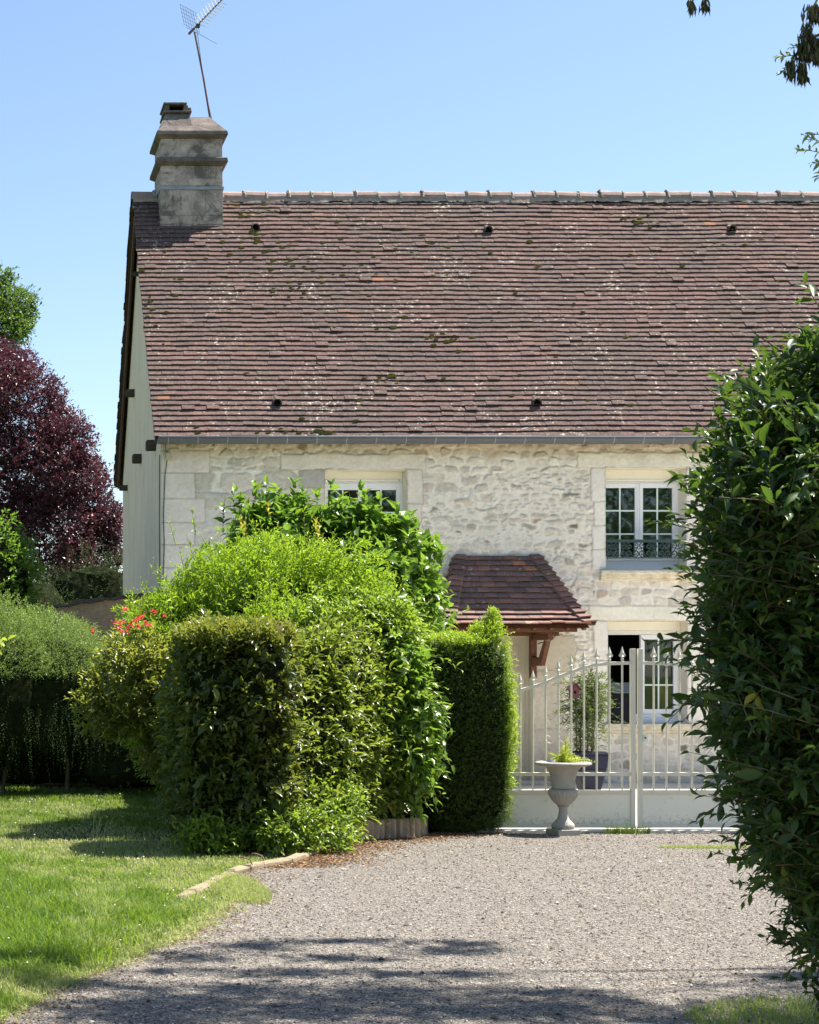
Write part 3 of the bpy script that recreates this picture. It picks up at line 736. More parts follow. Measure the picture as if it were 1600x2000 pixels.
# roof vents: small half round hooded tiles
M['dark'] = simple('dark_hole', (.01, .009, .008), 1, 0, var=.1)
def on_roof(px, py):
    # intersection with the front slope
    t = (1297 - py) / FPX; y = (EZ - 1.6 - m_ * EY) / (t - m_); return (px + 60) * y / FPX, y, 1.6 + t * y
M['moss'] = simple('moss', (.20, .17, .04), 1, .05, var=.5, scale=60, bmp=1, bscale=120)
for i, (px, py) in enumerate(((498, 449), (952, 454), (1427, 452), (540, 791), (1046, 791))):
    x, y, z = on_roof(px, py); b = MB(); k = 10; r = .062
    V = []
    for (dy, rr) in ((-.075, r), (.0, r), (.22, r * .35)):
        for o_ in (0, -.014):
            for j in range(k):
                w = math.pi * j / (k - 1) * 1.16 - .25
                V.append((x + (rr + o_) * math.cos(w), y + dy - .02, z + .015 + max(dy, 0) * m_ * .72 + (rr + o_) * math.sin(w) * 1.05))
    F = []
    for a in (0, 2 * k):
        for j in range(k - 1): F += [(a + j, a + j + 1, a + 2 * k + j + 1, a + 2 * k + j), (a + k + j, a + 3 * k + j, a + 3 * k + j + 1, a + k + j + 1)]
    for j in range(k - 1): F.append((j, k + j, k + j + 1, j + 1))
    b.add(V, F)
    o = b.build('roof_vent', M['tile'], roof, smooth=True)
    q = MB(); q.lathe([(.001, 0), (.046, .0), (.046, .004)], (0, 0, 0), 12)
    for v_ in q.v: v_[:] = np.stack([v_[:, 0] + x, y - .05 + v_[:, 2], v_[:, 1] + z + .02], 1)
    q.build('vent_hole', M['dark'], roof)
# moss cushions on the tiles
def moss():
    rng = np.random.default_rng(8); V = []; F = []
    spots = [(500, 425, 60, 30), (490, 470, 70, 20), (1245, 440, 40, 14), (600, 540, 90, 60), (760, 742, 40, 10), (300, 640, 40, 120), (880, 665, 60, 12), (600, 850, 80, 8), (1440, 470, 60, 16), (700, 500, 500, 90), (900, 650, 700, 180)]
    cnt = [34, 18, 16, 26, 12, 16, 14, 16, 10, 50, 60]
    for (cx, cy, sx, sy), n in zip(spots, cnt):
        for _ in range(n):
            px = cx + rng.normal() * sx * .5; py = min(cy + rng.normal() * sy * .5, 850)
            if px < 275 or py < 400: continue
            x, y, z = on_roof(px, py); s = rng.uniform(.012, .032); c = np.array([x, y - .028, z + .028]); k = len(V)
            for j in range(7):
                w = 6.283 * j / 7; V.append(c + np.array([math.cos(w) * s * rng.uniform(1.0, 2.2), -.3 * math.sin(w) * s, math.sin(w) * s * .7]))
            V.append(c + np.array([0, -s * .55, s * .35]))
            F += [(k + j, k + (j + 1) % 7, k + 7) for j in range(7)]
    mesh('roof_moss', V, [np.array(F)], M['moss'], roof, smooth=True)['kind'] = 'stuff'
moss()

# chimney ----------------------------------------------------------------------
def chim_mat(name, c1, c2):
    m, N, L, b = newmat(name); co = geo(N)
    t = noise(N, L, 5, 8, .7, co); r = ramp(N, [(.28, c1), (.7, c2)]); L.new(t.outputs[0], r.inputs[0])
    t2 = noise(N, L, 3.0, 9, .75, co, .6); c = mixc(N, L, rng_map(N, L, t2.outputs[0], .48, .60, 0, .8), r.outputs[0], lin((88, 82, 76)))
    t4 = noise(N, L, 14, 6, .7, co); c = mixc(N, L, rng_map(N, L, t4.outputs[0], .62, .7, 0, .6), c, lin((60, 58, 54)))
    L.new(c, b.inputs['Base Color']); b.inputs['Roughness'].default_value = .95; setspec(b, .1)
    t3 = noise(N, L, 35, 7, .7, co); bump(N, L, t3.outputs[0], .7, .015, b); return m
M['chim'] = chim_mat('chimney_stone', lin((138, 126, 120)), lin((204, 188, 176)))
M['chimcap'] = chim_mat('chimney_cap', lin((86, 80, 76)), lin((136, 126, 118)))
cx0, cx1, cy0, cy1 = 2.83, 3.765, 26.55, 27.45
ch = sub('chimney', roof)
LOC[ch.name] = LOC[house.name]
c = MB()
def course(z0, z1, ins, cuts):
    xs_ = [cx0 + ins] + [cx0 + (cx1 - cx0) * q for q in cuts] + [cx1 - ins]
    for a, b2 in zip(xs_[:-1], xs_[1:]): c.box(a + .0018, b2 - .0018, cy0 + ins + random.uniform(-.002, .002), cy1 - ins, z0 + .0018, z1 - .0018)
c.box(cx0 + .012, cx1 - .012, cy0 + .012, cy1 - .012, 7.7, 9.4)
course(7.75, 8.25, 0, (.52,)); course(8.25, 8.63, .003, (.2, .72)); course(8.69, 8.80, .006, (.45,)); course(8.80, 8.985, .008, (.16, .5)); 
course(9.11, 9.385, .016, (.2,))
c.build('chimney_stack', M['chim'], roof, bevel=.006)
c = MB(); c.box(cx0 - .006, cx1 + .006, cy0 - .006, cy1 + .006, 8.63, 8.675)
c.build('chimney_flashing', simple('lead', lin((140, 146, 152)), .6, .4, var=.15), roof)
c = MB()
c.frustum((cx0 + .005, cx1 - .005, cy0 + .005, cy1 - .005, 8.985), (cx0 - .065, cx1 + .065, cy0 - .065, cy1 + .065, 9.03))
c.frustum((cx0 - .065, cx1 + .065, cy0 - .065, cy1 + .065, 9.031), (cx0 - .055, cx1 + .055, cy0 - .055, cy1 + .055, 9.095))
c.frustum((cx0 - .04, cx1 + .04, cy0 - .04, cy1 + .04, 9.096), (cx0 + .01, cx1 - .01, cy0 + .01, cy1 - .01, 9.115))
c.frustum((cx0 + .01, cx1 - .01, cy0 + .01, cy1 - .01, 9.385), (cx0 - .065, cx1 + .065, cy0 - .065, cy1 + .065, 9.43))
c.frustum((cx0 - .065, cx1 + .065, cy0 - .065, cy1 + .065, 9.431), (cx0 - .055, cx1 + .055, cy0 - .055, cy1 + .055, 9.49))
c.frustum((cx0 - .05, cx1 + .05, cy0 - .05, cy1 + .05, 9.491), (cx0 + .20, cx1 - .17, cy0 + .30, cy1 - .30, 9.80))
# raised left flue with its slab and open cowl of bricks
c.frustum((cx0 - .03, cx0 + .50, cy0 + .02, cy1 - .05, 9.52), (cx0 + .10, cx0 + .46, cy0 + .22, cy1 - .2, 9.83))
c.box(cx0 + .07, cx0 + .49, cy0 + .17, cy1 - .15, 9.831, 9.862)
for (a, b2) in ((.09, .16), (.37, .44)): c.box(cx0 + a, cx0 + b2, cy0 + .22, cy1 - .2, 9.863, 9.955)
c.box(cx0 + .16, cx0 + .37, cy0 + .50, cy1 - .2, 9.863, 9.955)
c.box(cx0 + .07, cx0 + .42, cy0 + .18, cy1 - .16, 9.956, 9.985)
c.box(cx0 + .44, cx0 + .49, cy0 + .24, cy0 + .36, 9.863, 9.925)
c.build('chimney_cap', M['chimcap'], roof, bevel=.008)
bpy.data.objects.remove(ch)

# gutter ----------------------------------------------------------------------
M['zinc'] = simple('grey_zinc', lin((92, 96, 104)), .55, .4, var=.12, scale=4)
gt = MB(); k = 10; V = []
gy, gz, gr = 23.70, 4.598, .088
for x in (2.50, XR):
    for rr in (gr, gr - .005):
        for j in range(k): w = math.pi + math.pi * j / (k - 1); V.append((x, gy + rr * math.cos(w), gz + rr * math.sin(w) * 1.0))
F = []
for j in range(k - 1): F += [(j, j + 1, 2 * k + j + 1, 2 * k + j), (k + j, 3 * k + j, 3 * k + j + 1, k + j + 1)]
F += [(0, 2 * k, 3 * k, k), (k - 1, 2 * k - 1, 4 * k - 1, 3 * k - 1), tuple(range(k)), tuple(range(3 * k - 1, 2 * k - 1, -1))]
gt.add(V, F); gt.tube([(2.5, gy - gr, gz), (XR, gy - gr, gz)], .010, 8)
gutter = gt.build('gutter', M['zinc'], house)
M['zincl'] = simple('zinc_seam', lin((150, 155, 160)), .5, .4, var=.1)
x = 2.62
while x < XR:
    V = []; 
    for xx in (x, x + .012):
        for j in range(k): w = math.pi + math.pi * j / (k - 1) * .62; V.append((xx, gy + (gr + .003) * math.cos(w), gz + (gr + .003) * math.sin(w)))
    F = [(j, j + 1, k + j + 1, k + j) for j in range(k - 1)]
    b = MB(); b.add(V, F); b.build('gutter_bracket', M['zincl'], gutter)
    x += .392
# beam stubs in the gable (purlin ends)
M['stub'] = simple('weathered_oak', (.075, .062, .050), .95, .1, var=.45, scale=25, bmp=1, bscale=60, dirt=((.10, .11, .06), 12, .5, .7))
for (px, py, sz) in ((291, 870, .11), (264, 896, .105), (251, 768, .09), (238, 953, .07), (266, 535, .05)):
    # distance where the stub's pixel column meets the gable plane, a little in front of it
    y = (XL - .09) * FPX / (px + 60); z = PZ(py, y)
    b = MB(); b.box(XL - .13, XL + .05, y - sz * .9, y + sz * .9, z - sz * .62, z + sz * .62); b.build('purlin_end', M['stub'], house, bevel=.015)

# windows ----------------------------------------------------------------------
M['pvc'] = simple('white_frame', lin((238, 240, 246)), .35, .5, var=.02, scale=3)
M['pvc2'] = simple('white_glazing_bar', lin((226, 240, 238)), .4, .5, var=.02)
M['cream'] = simple('cream_reveal', lin((230, 224, 208)), .85, .2, var=.06, scale=4, bmp=.2, bscale=50)
M['boxw'] = simple('shutter_box', lin((236, 232, 220)), .6, .3, var=.03)
M['sill'] = simple('yellow_sill_stone', lin((222, 212, 192)), .95, .1, var=.14, scale=14, bmp=.7, bscale=40, dirt=(lin((176, 150, 112)), 8, .5, .75))
M['iron'] = simple('dark_green_iron', lin((50, 72, 70)), .5, .5, var=.2)
def glass_mat():
    m, N, L, b = newmat('window_glass')
    gl = N.new('ShaderNodeBsdfGlossy'); gl.inputs['Roughness'].default_value = .02; gl.inputs[0].default_value = (.9, .95, 1, 1)
    tr = N.new('ShaderNodeBsdfTransparent'); tr.inputs[0].default_value = (.72, .78, .76, 1)
    fr = N.new('ShaderNodeFresnel'); fr.inputs[0].default_value = 1.5
    t = noise(N, L, 1.2, 2, .5, geo(N)); bp = N.new('ShaderNodeBump'); bp.inputs['Strength'].default_value = .06; bp.inputs['Distance'].default_value = .02
    L.new(t.outputs[0], bp.inputs['Height']); L.new(bp.outputs[0], gl.inputs['Normal'])
    ad = N.new('ShaderNodeMath'); ad.operation = 'MULTIPLY_ADD'; L.new(fr.outputs[0], ad.inputs[0]); ad.inputs[1].default_value = 1.0; ad.inputs[2].default_value = .03
    mx = N.new('ShaderNodeMixShader'); L.new(ad.outputs[0], mx.inputs[0]); L.new(tr.outputs[0], mx.inputs[1]); L.new(gl.outputs[0], mx.inputs[2])
    L.new(mx.outputs[0], N['Material Output'].inputs[0]); return m
M['glass'] = glass_mat()
YF = 24.25
def ring(b, x0, x1, z0, z1, y0, y1, w, wt=None, wb=None):
    wt = w if wt is None else wt; wb = w if wb is None else wb
    b.box(x0, x0 + w, y0, y1, z0, z1); b.box(x1 - w, x1, y0, y1, z0, z1)
    b.box(x0 + w + .0005, x1 - w - .0005, y0 + .001, y1, z1 - wt, z1); b.box(x0 + w + .0005, x1 - w - .0005, y0 + .001, y1, z0, z0 + wb)
def window(key, label, sash_top_py, glass_top, hb, glass_bot, frame_bot, sill_py, rail=None, open_left=False, zb=None):
    x0, x1, z0, z1 = OPEN[key]
    Z = lambda py: PZ(py, YF)
    w = sub('window', house); w['label'] = label
    rv = MB(); ya, yb = YW + .006, YF + .12
    rv.box(x0 - .05, x0, ya, yb, z0 - .02, z1 + .05); rv.box(x1, x1 + .05, ya, yb, z0 - .02, z1 + .05); rv.box(x0 + .0005, x1 - .0005, ya, yb, z1, z1 + .05); rv.box(x0 + .0005, x1 - .0005, ya, yb, z0 - .03, z0)
    rv.build('reveal', M['cream'], w)
    zt = Z(sash_top_py)
    bx = MB(); bx.box(x0 + .001, x1 - .001, YF - .02, YF + .08, zt + .04, z1 - .001); bx.box(x0 + .001, x1 - .001, YF - .028, YF + .06, zt + .012, zt + .039)
    bx.build('shutter_box', M['boxw'], w, bevel=.004)
    for q in (.05, -.05):
        pl = MB(); xx = x0 + q if q > 0 else x1 + q
        pl.lathe([(.008, 0), (.006, .004)], (0, 0, 0), 10); vv = pl.v[-1]; vv[:] = np.stack([vv[:, 0] + xx, YF - .029 - vv[:, 2], vv[:, 1] + zt + .026], 1)
        pl.build('shutter_guide', M['iron'], w)
    fr = MB(); fb = Z(frame_bot)
    ring(fr, x0 + .001, x1 - .001, fb, zt + .010, YF, YF + .06, .032, .022, .05)
    fr.box(x0 + .001, x1 - .001, YF - .035, YF + .06, fb - .03, fb - .0005); fr.box(x0 + .002, x1 - .002, YF - .06, YF + .05, z0 + .0005, fb - .0305); 
    fr.build('frame', M['pvc'], w, bevel=.004)
    xm = (x0 + x1) / 2; a0, a1 = x0 + .034, x1 - .034
    gt_, gb_ = Z(glass_top), Z(glass_bot)
    for side in (0, 1):
        sx0, sx1 = (a0, xm - .002) if side == 0 else (xm + .002, a1)
        zlo, zhi = fb + .052, zt - .014
        sb = MB(); ring(sb, sx0, sx1, zlo, zhi, YF - .012, YF + .045, .052, zhi - gt_, gb_ - zlo)
        if side == 0: sb.box(xm - .028, xm - .003, YF - .022, YF - .0125, zlo + .02, zhi - .02)
        else: sb.box(xm + .003, xm + .028, YF - .018, YF - .0125, zlo + .02, zhi - .02)
        gx0, gx1 = sx0 + .052, sx1 - .052
        bar = MB(); xv = (gx0 + gx1) / 2
        bar.box(xv - .010, xv + .010, YF + .006, YF + .016, gb_, gt_)
        for h in hb:
            bar.box(gx0, xv - .0105, YF + .007, YF + .016, Z(h) - .010, Z(h) + .010); bar.box(xv + .0105, gx1, YF + .007, YF + .016, Z(h) - .010, Z(h) + .010)
        pn = MB(); pn.box(gx0, gx1, YF + .018, YF + .022, gb_, gt_)
        obs = [sb.build('sash', M['pvc'], w, bevel=.004), bar.build('glazing_bar', M['pvc2'], w), pn.build('pane', M['glass'], w)]
        if open_left and side == 0:
            for o in obs:   # swung inwards on its left hinge
                me = o.data; n = len(me.vertices); co = np.zeros(n * 3, np.float32); me.vertices.foreach_get('co', co); co = co.reshape(-1, 3)
                hx, hy = sx0 - LOC[w.name][0], YF + .05 - LOC[w.name][1]; A = R(98); dx, dy = co[:, 0] - hx, co[:, 1] - hy
                co[:, 0], co[:, 1] = hx + dx * math.cos(A) - dy * math.sin(A), hy + dx * math.sin(A) + dy * math.cos(A)
                me.vertices.foreach_set('co', co.ravel()); me.update()
    # moulded stone sill
    s0, s1 = PX(sill_py[2], 24), PX(sill_py[3], 24); zt2, zb2 = z0 - .004, PZ(sill_py[1], 24)
    sl_ = MB(); h = zt2 - zb2
    sl_.prism([(YF, zt2), (23.90, zt2 - .008), (23.895, zt2 - h * .28), (23.915, zt2 - h * .34), (23.92, zt2 - h * .62), (23.945, zt2 - h * .7), (23.95, zb2 + .012), (23.985, zb2), (YF, zb2)], 'x', s0, s1)
    sl_.build('sill', M['sill'], w, bevel=.004)
    return w
w1 = window('upper_window', 'upstairs window with dark iron guard rail', 942, 953, (997.5, 1043), 1088, 1103, (1115, 1135, 1171, 1362))
w2 = window('left_window', 'upstairs window half hidden by the shrub', 942, 957, (1001, 1047), 1090, 1105, (1115, 1135, 622, 808))
w3 = window('lower_window', 'ground floor window with its left casement open', 1238, 1249, (1293, 1338), 1385, 1402, (1412, 1433, 1177, 1360), open_left=True)
# guard rail of scrolls on the upper window
def spiral(cx, cz, r0, turns, a0, sgn=1, n=22):
    return [(cx + r0 * (1 - .82 * i / n) * math.cos(a0 + sgn * turns * 6.283 * i / n), cz + r0 * (1 - .82 * i / n) * math.sin(a0 + sgn * turns * 6.283 * i / n)) for i in range(n + 1)]
gd = MB(); yr = 23.97; x0, x1 = 8.53, 9.56; zt, zb = PZ(1057, 24), PZ(1090, 24)
gd.box(x0 - .0, x1 + .02, yr - .014, yr + .014, zt - .020, zt + .020); gd.tube([(x0, yr, zb), (x1, yr, zb)], .008)
gd.tube([(x1 + .005, yr, zt), (x1 + .005, yr, zb - .04)], .007); gd.tube([(x0 + .01, yr, zt), (x0 + .01, yr, zb - .02)], .007)
n_s = 6; wd = (x1 - x0) / n_s
for i in range(n_s):
    cx = x0 + wd * (i + .5)
    for sx in (-1, 1):
        for (cz, a, sg, rr) in ((zt - .065, 1.57, sx, .042), (zb + .060, -1.57, -sx, .046)):
            gd.tube([(p, yr, q) for p, q in spiral(cx + sx * .045, cz, rr, 1.25, a, sg)], .0085, 5)
    gd.tube([(cx - .08, yr, zb + .03), (cx - .03, yr, (zt + zb) / 2 + .01), (cx + .03, yr, (zt + zb) / 2 + .01), (cx + .08, yr, zb + .03)], .007, 5)
gd.build('guard_rail', M['iron'], w1)
# front door -------------------------------------------------------------------
dr = sub('front_door', house); x0, x1, z0, z1 = OPEN['door']
M['door'] = simple('cream_door_paint', lin((196, 190, 172)), .55, .3, var=.05, scale=3)
d_ = MB(); d_.box(x0 - .04, x0, 24.006, 24.3, z0, z1 + .04); d_.box(x1, x1 + .04, 24.006, 24.3, z0, z1 + .04); d_.box(x0, x1, 24.006, 24.3, z1, z1 + .04); d_.box(x0, x1, 24.006, 24.3, 0, z0 - .001)
d_.build('door_reveal', M['cream'], dr)
d_ = MB(); ring(d_, x0 + .001, x1 - .001, z0, z1 - .001, 24.14, 24.2, .055); d_.build('door_frame', M['door'], dr, bevel=.004)
d_ = MB(); d_.box(x0 + .056, x1 - .056, 24.16, 24.2, z0 + .056, z1 - .056)
for (za, zc) in ((.18, .82), (.95, 1.85)): ring(d_, x0 + .15, x1 - .15, za, zc, 24.145, 24.1595, .03); d_.box(x0 + .21, x1 - .21, 24.15, 24.1595, za + .06, zc - .06)
for q in range(3): d_.box(x0 + .10 + q * .30, x0 + .106 + q * .30, 24.156, 24.1595, z0 + .06, z1 - .06)
d_.build('door_leaf', M['door'], dr, bevel=.004)

# door canopy ---------------------------------------------------------------------
cp = sub('door_canopy', house)
xc = 7.07; zt_, ze = 3.045, 2.075; yf = 23.08; hw_t, hw_e = .528, .925
def canopy_tiles():
    rng = np.random.default_rng(5); rows = 13; Vs, Fs, vs, off = [], [], [], 0
    A = np.array
    # corner points of the three faces: bottom-left, bottom-right, top-left, top-right
    faces = [(A((xc - hw_e, yf, ze)), A((xc + hw_e, yf, ze)), A((xc - hw_t, 24.0, zt_)), A((xc + hw_t, 24.0, zt_))),
             (A((xc - hw_e, 24.0, ze)), A((xc - hw_e, yf, ze)), A((xc - hw_t - .001, 24.0, zt_)), A((xc - hw_t, 23.999, zt_))),
             (A((xc + hw_e, yf, ze)), A((xc + hw_e, 24.0, ze)), A((xc + hw_t, 23.999, zt_)), A((xc + hw_t + .001, 24.0, zt_)))]
    for fi, (bl, br, tl, tr) in enumerate(faces):
        n = np.cross(br - bl, (tl + tr) / 2 - (bl + br) / 2); n = n / np.linalg.norm(n)
        up = (tl + tr) / 2 - (bl + br) / 2; sl = np.linalg.norm(up)
        for r in range(rows):
            s0, s1 = r / rows, min((r + 1.3) / rows, 1.0); smid = (r + .15) / rows
            flare = .045 * max(0, 1 - s0 * 4) ** 2
            L0 = bl + (tl - bl) * s0; R0 = br + (tr - br) * s0; L1 = bl + (tl - bl) * s1; R1 = br + (tr - br) * s1
            w = np.linalg.norm(R0 - L0); nt_ = max(1, round(w / .165)); ph = .5 if r % 2 else 0
            cuts = [0] + [(q + ph) / nt_ for q in range(0 if ph else 1, nt_)] + [1]
            for a, b in zip(cuts[:-1], cuts[1:]):
                if b - a < 1e-6: continue
                e = .002 / max(w, .1); lo = .046 + rng.normal() * .003; hi = .008
                q = [L0 + (R0 - L0) * (a + e) + n * (lo + flare), L0 + (R0 - L0) * (b - e) + n * (lo + flare + rng.normal() * .002), L1 + (R1 - L1) * (b - e) + n * hi, L1 + (R1 - L1) * (a + e) + n * hi]
                dn = up / sl * rng.normal() * .003
                V = [p + dn for p in q] + [p + dn - n * .021 for p in q]
                Vs += V; Fs += [[i + off for i in f] for f in ((0, 1, 2, 3), (4, 5, 1, 0), (5, 6, 2, 1), (7, 4, 0, 3), (7, 6, 5, 4))]; off += 8
                vs += [min(1, max(0, rng.beta(2, 2.2) + (.35 if (r > 9 and rng.random() < .4) else 0)))] * 8
        if fi:   # hip tiles: arris tiles stepping down each hip
            pass
    # hip arris tiles
    for sx in (-1, 1):
        b0 = A((xc + sx * hw_e, yf, ze)); t0 = A((xc + sx * hw_t, 24.0, zt_)); d = t0 - b0
        for r in range(rows):
            s0, s1 = r / rows, min((r + 1.25) / rows, 1); 
            p0 = b0 + d * s0; p1 = b0 + d * s1; lo = .088 + (.05 * max(0, 1 - s0 * 4) ** 2); hi = .042
            fa = A((-sx * .10, -.01, -.0)); si = A((sx * .012, .105, .0))
            nfr = A((0, -.72, .69)); nsd = A((sx * .9, 0, .42))
            q = [p0 + fa + nfr * (lo - .02), p0 + (nfr + nsd) * lo * .62, p0 + si + nsd * (lo - .02), p1 + fa + nfr * (hi - .01), p1 + (nfr + nsd) * hi * .62, p1 + si + nsd * (hi - .01)]
            V = q + [v_ - (nfr + nsd) * .016 for v_ in q]; V = [v_ for v_ in V]
            F = [(0, 1, 4, 3), (1, 2, 5, 4), (6, 7, 1, 0), (7, 8, 2, 1), (6, 0, 3, 9), (2, 8, 11, 5)]
            Fs += [[i + off for i in f] for f in F]; Vs += V; off += 12; vs += [min(1, max(0, rng.beta(2, 2.2)))] * 12
    mesh('canopy_roof', np.array(Vs), [np.array(Fs)], M['tile2'], cp, {'v': np.array(vs)})
canopy_tiles()
M['redwood'] = simple('red_brown_timber', lin((98, 64, 46)), .6, .3, var=.3, scale=14, bmp=.4, bscale=40)
tb = MB()
tb.add([(xc - hw_e, yf, ze - .01), (xc + hw_e, yf, ze - .01), (xc + hw_e, 23.995, ze - .01), (xc - hw_e, 23.995, ze - .01), (xc - hw_t, 23.99, zt_ - .01), (xc + hw_t, 23.99, zt_ - .01)],
       [(0, 3, 2, 1), (0, 1, 5, 4), (1, 2, 5), (0, 4, 3)])
tb.build('canopy_soffit', M['redwood'], cp)
tb = MB(); tb.box(xc - .80, xc + .80, yf + .10, yf + .18, ze - .06, ze - .011); tb.box(xc - .80, xc + .80, 23.90, 23.98, ze - .10, ze - .011)
tb.build('canopy_beam', M['redwood'], cp, bevel=.005)
for i in range(9):
    tb = MB(); x = xc + .86 - i * .215; tb.prism([(yf - .01, ze - .012), (yf + .10, ze - .012), (yf + .05, ze - .035), (yf + .01, ze - .035)], 'x', x - .02, x + .02); tb.build('rafter_end', M['redwood'], cp)
for sx in (-1, 1):
    bx = xc + sx * .46; bk = MB()
    bk.box(bx - .04, bx + .04, 23.89, 23.985, PZ(1325, 24), ze - .102)
    bk.box(bx - .035, bx + .035, yf + .12, 23.889, ze - .16, ze - .086)
    p0 = (23.89, PZ(1300, 24)); p1 = (yf + .22, ze - .165)
    bk.prism([(p0[0], p0[1]), (p0[0], p0[1] + .12), (23.62, ze - .40), (p1[0] + .10, p1[1]), (p1[0] - .02, p1[1]), (23.52, ze - .50)], 'x', bx - .03, bx + .03)
    bk.build('canopy_bracket', M['redwood'], cp, bevel=.005)

# junction box and cables -------------------------------------------------------------
jb = MB(); jx, jz = PX(329, 24), PZ(892, 24); jb.box(jx - .035, jx + .035, 23.93, 23.99, jz - .05, jz + .05)
jb.build('junction_box', simple('old_cream_plastic', lin((196, 190, 160)), .6), house, bevel=.006)
M['cable'] = simple('grey_cable', (.06, .055, .05), .6)
cb = MB(); cb.tube([(2.60, 23.82, 4.56), (2.63, 23.97, 4.45), (jx, 23.96, jz + .04)], .006); cb.tube([(jx - .02, 23.965, jz - .04), (2.62, 23.98, jz - .25), (2.60, 23.98, 3.6), (2.61, 23.98, 3.2), (2.59, 23.98, 2.6), (2.60, 23.98, .4)], .006)
cb.tube([(2.55, 23.99, 4.4), (2.545, 23.995, 3.5), (2.55, 23.99, 2.9), (2.545, 23.99, 1.0)], .007)
cb.build('cable', M['cable'], house)
cb = MB(); cb.tube([(xc + .62, 23.3, ze - .03), (xc + .60, 23.6, ze - .16), (xc + .52, 23.9, ze - .2)], .006)
cb.build('canopy_cable', M['cable'], house)
fs = MB(); fs.box(PX(895, 24), PX(1060, 24), 23.55, 23.995, .006, .045); fs.build('door_step', simple('step_stone', lin((190, 180, 165)), .9, var=.15), house, bevel=.006)

# ================================================================== TV antenna
an = empty('tv_antenna', (3.64, 27.0, 9.78), 'old rusty rooftop aerial with grid reflector leaning above the chimney', 'antenna')
M['rust'] = simple('rusty_pole', lin((120, 88, 84)), .6, .4, var=.3, scale=12)
M['alu'] = simple('dull_aluminium', lin((120, 128, 140)), .45, .5, metal=.6, var=.1)
M['whitep'] = simple('white_plastic', lin((238, 236, 220)), .5, .4, var=.03)
dA = 27.0; top = Vector(P(380, 62, dA))
a = MB(); a.tube([(3.64, 27, 9.76), tuple(Vector((3.64, 27, 9.76)).lerp(top, .5) + Vector((.01, 0, 0))), tuple(top)], [.017, .015, .014], 8); a.build('mast', M['rust'], an)
a = MB(); a.tube([(3.66, 26.98, 9.78), (3.56, 26.95, 10.15), (3.50, 26.98, 10.6), (3.43, 26.99, 11.15)], .0045, 4); a.build('feed_cable', M['cable'], an)
bA = Vector(P(371, 64, dA)); bB = Vector((bA.x + .95, dA - .75, bA.z + .82)); bd = (bB - bA).normalized()
a = MB(); a.tube([tuple(bA - bd * .03), tuple(bB)], .013, 6)
a.tube([tuple(bA - bd * .02), tuple(bA + bd * .10)], .022, 6)
a.build('boom', M['rust'], an)
sidev = bd.cross(Vector((0, 0, 1))).normalized(); upv = sidev.cross(bd).normalized()
for s_, (nu_, nv_) in ((1, (7, 6)), (-1, (7, 5))):
    a = MB(); o0 = bA + bd * .05; e = (upv * s_ * .9 + bd * .35).normalized(); H_, W_ = .36, .22
    for i in range(nu_): u = -W_ + 2 * W_ * i / (nu_ - 1); a.tube([tuple(o0 + sidev * u + e * .03), tuple(o0 + sidev * u + e * H_)], .0032, 4)
    for j in range(nv_): q = .03 + (H_ - .03) * j / (nv_ - 1); a.tube([tuple(o0 - sidev * W_ + e * q), tuple(o0 + sidev * W_ + e * q)], .0032, 4)
    a.build('reflector_grid', M['alu'], an)
a = MB()
for i in range(9):
    p = bA + bd * (.18 + i * .055)
    for sx in (-1, 1):
        for su in (-.5, .5): a.tube([tuple(p), tuple(p + sidev * sx * .10 + upv * su * .12 + bd * .04)], .006, 4)
a.build('director', M['whitep'], an)
a = MB()
for i in range(5):
    p = bA + bd * (.75 + i * .11)
    for sx in (-1, 1): a.tube([tuple(p), tuple(p + sidev * sx * .08 + bd * .03)], .006, 4)
a.build('front_director', M['rust'], an)
a = MB(); p = bA + bd * .17; a.box(p.x - .03, p.x + .03, p.y - .03, p.y + .03, p.z - .05, p.z + .01); a.build('dipole_box', M['cable'], an, bevel=.01)

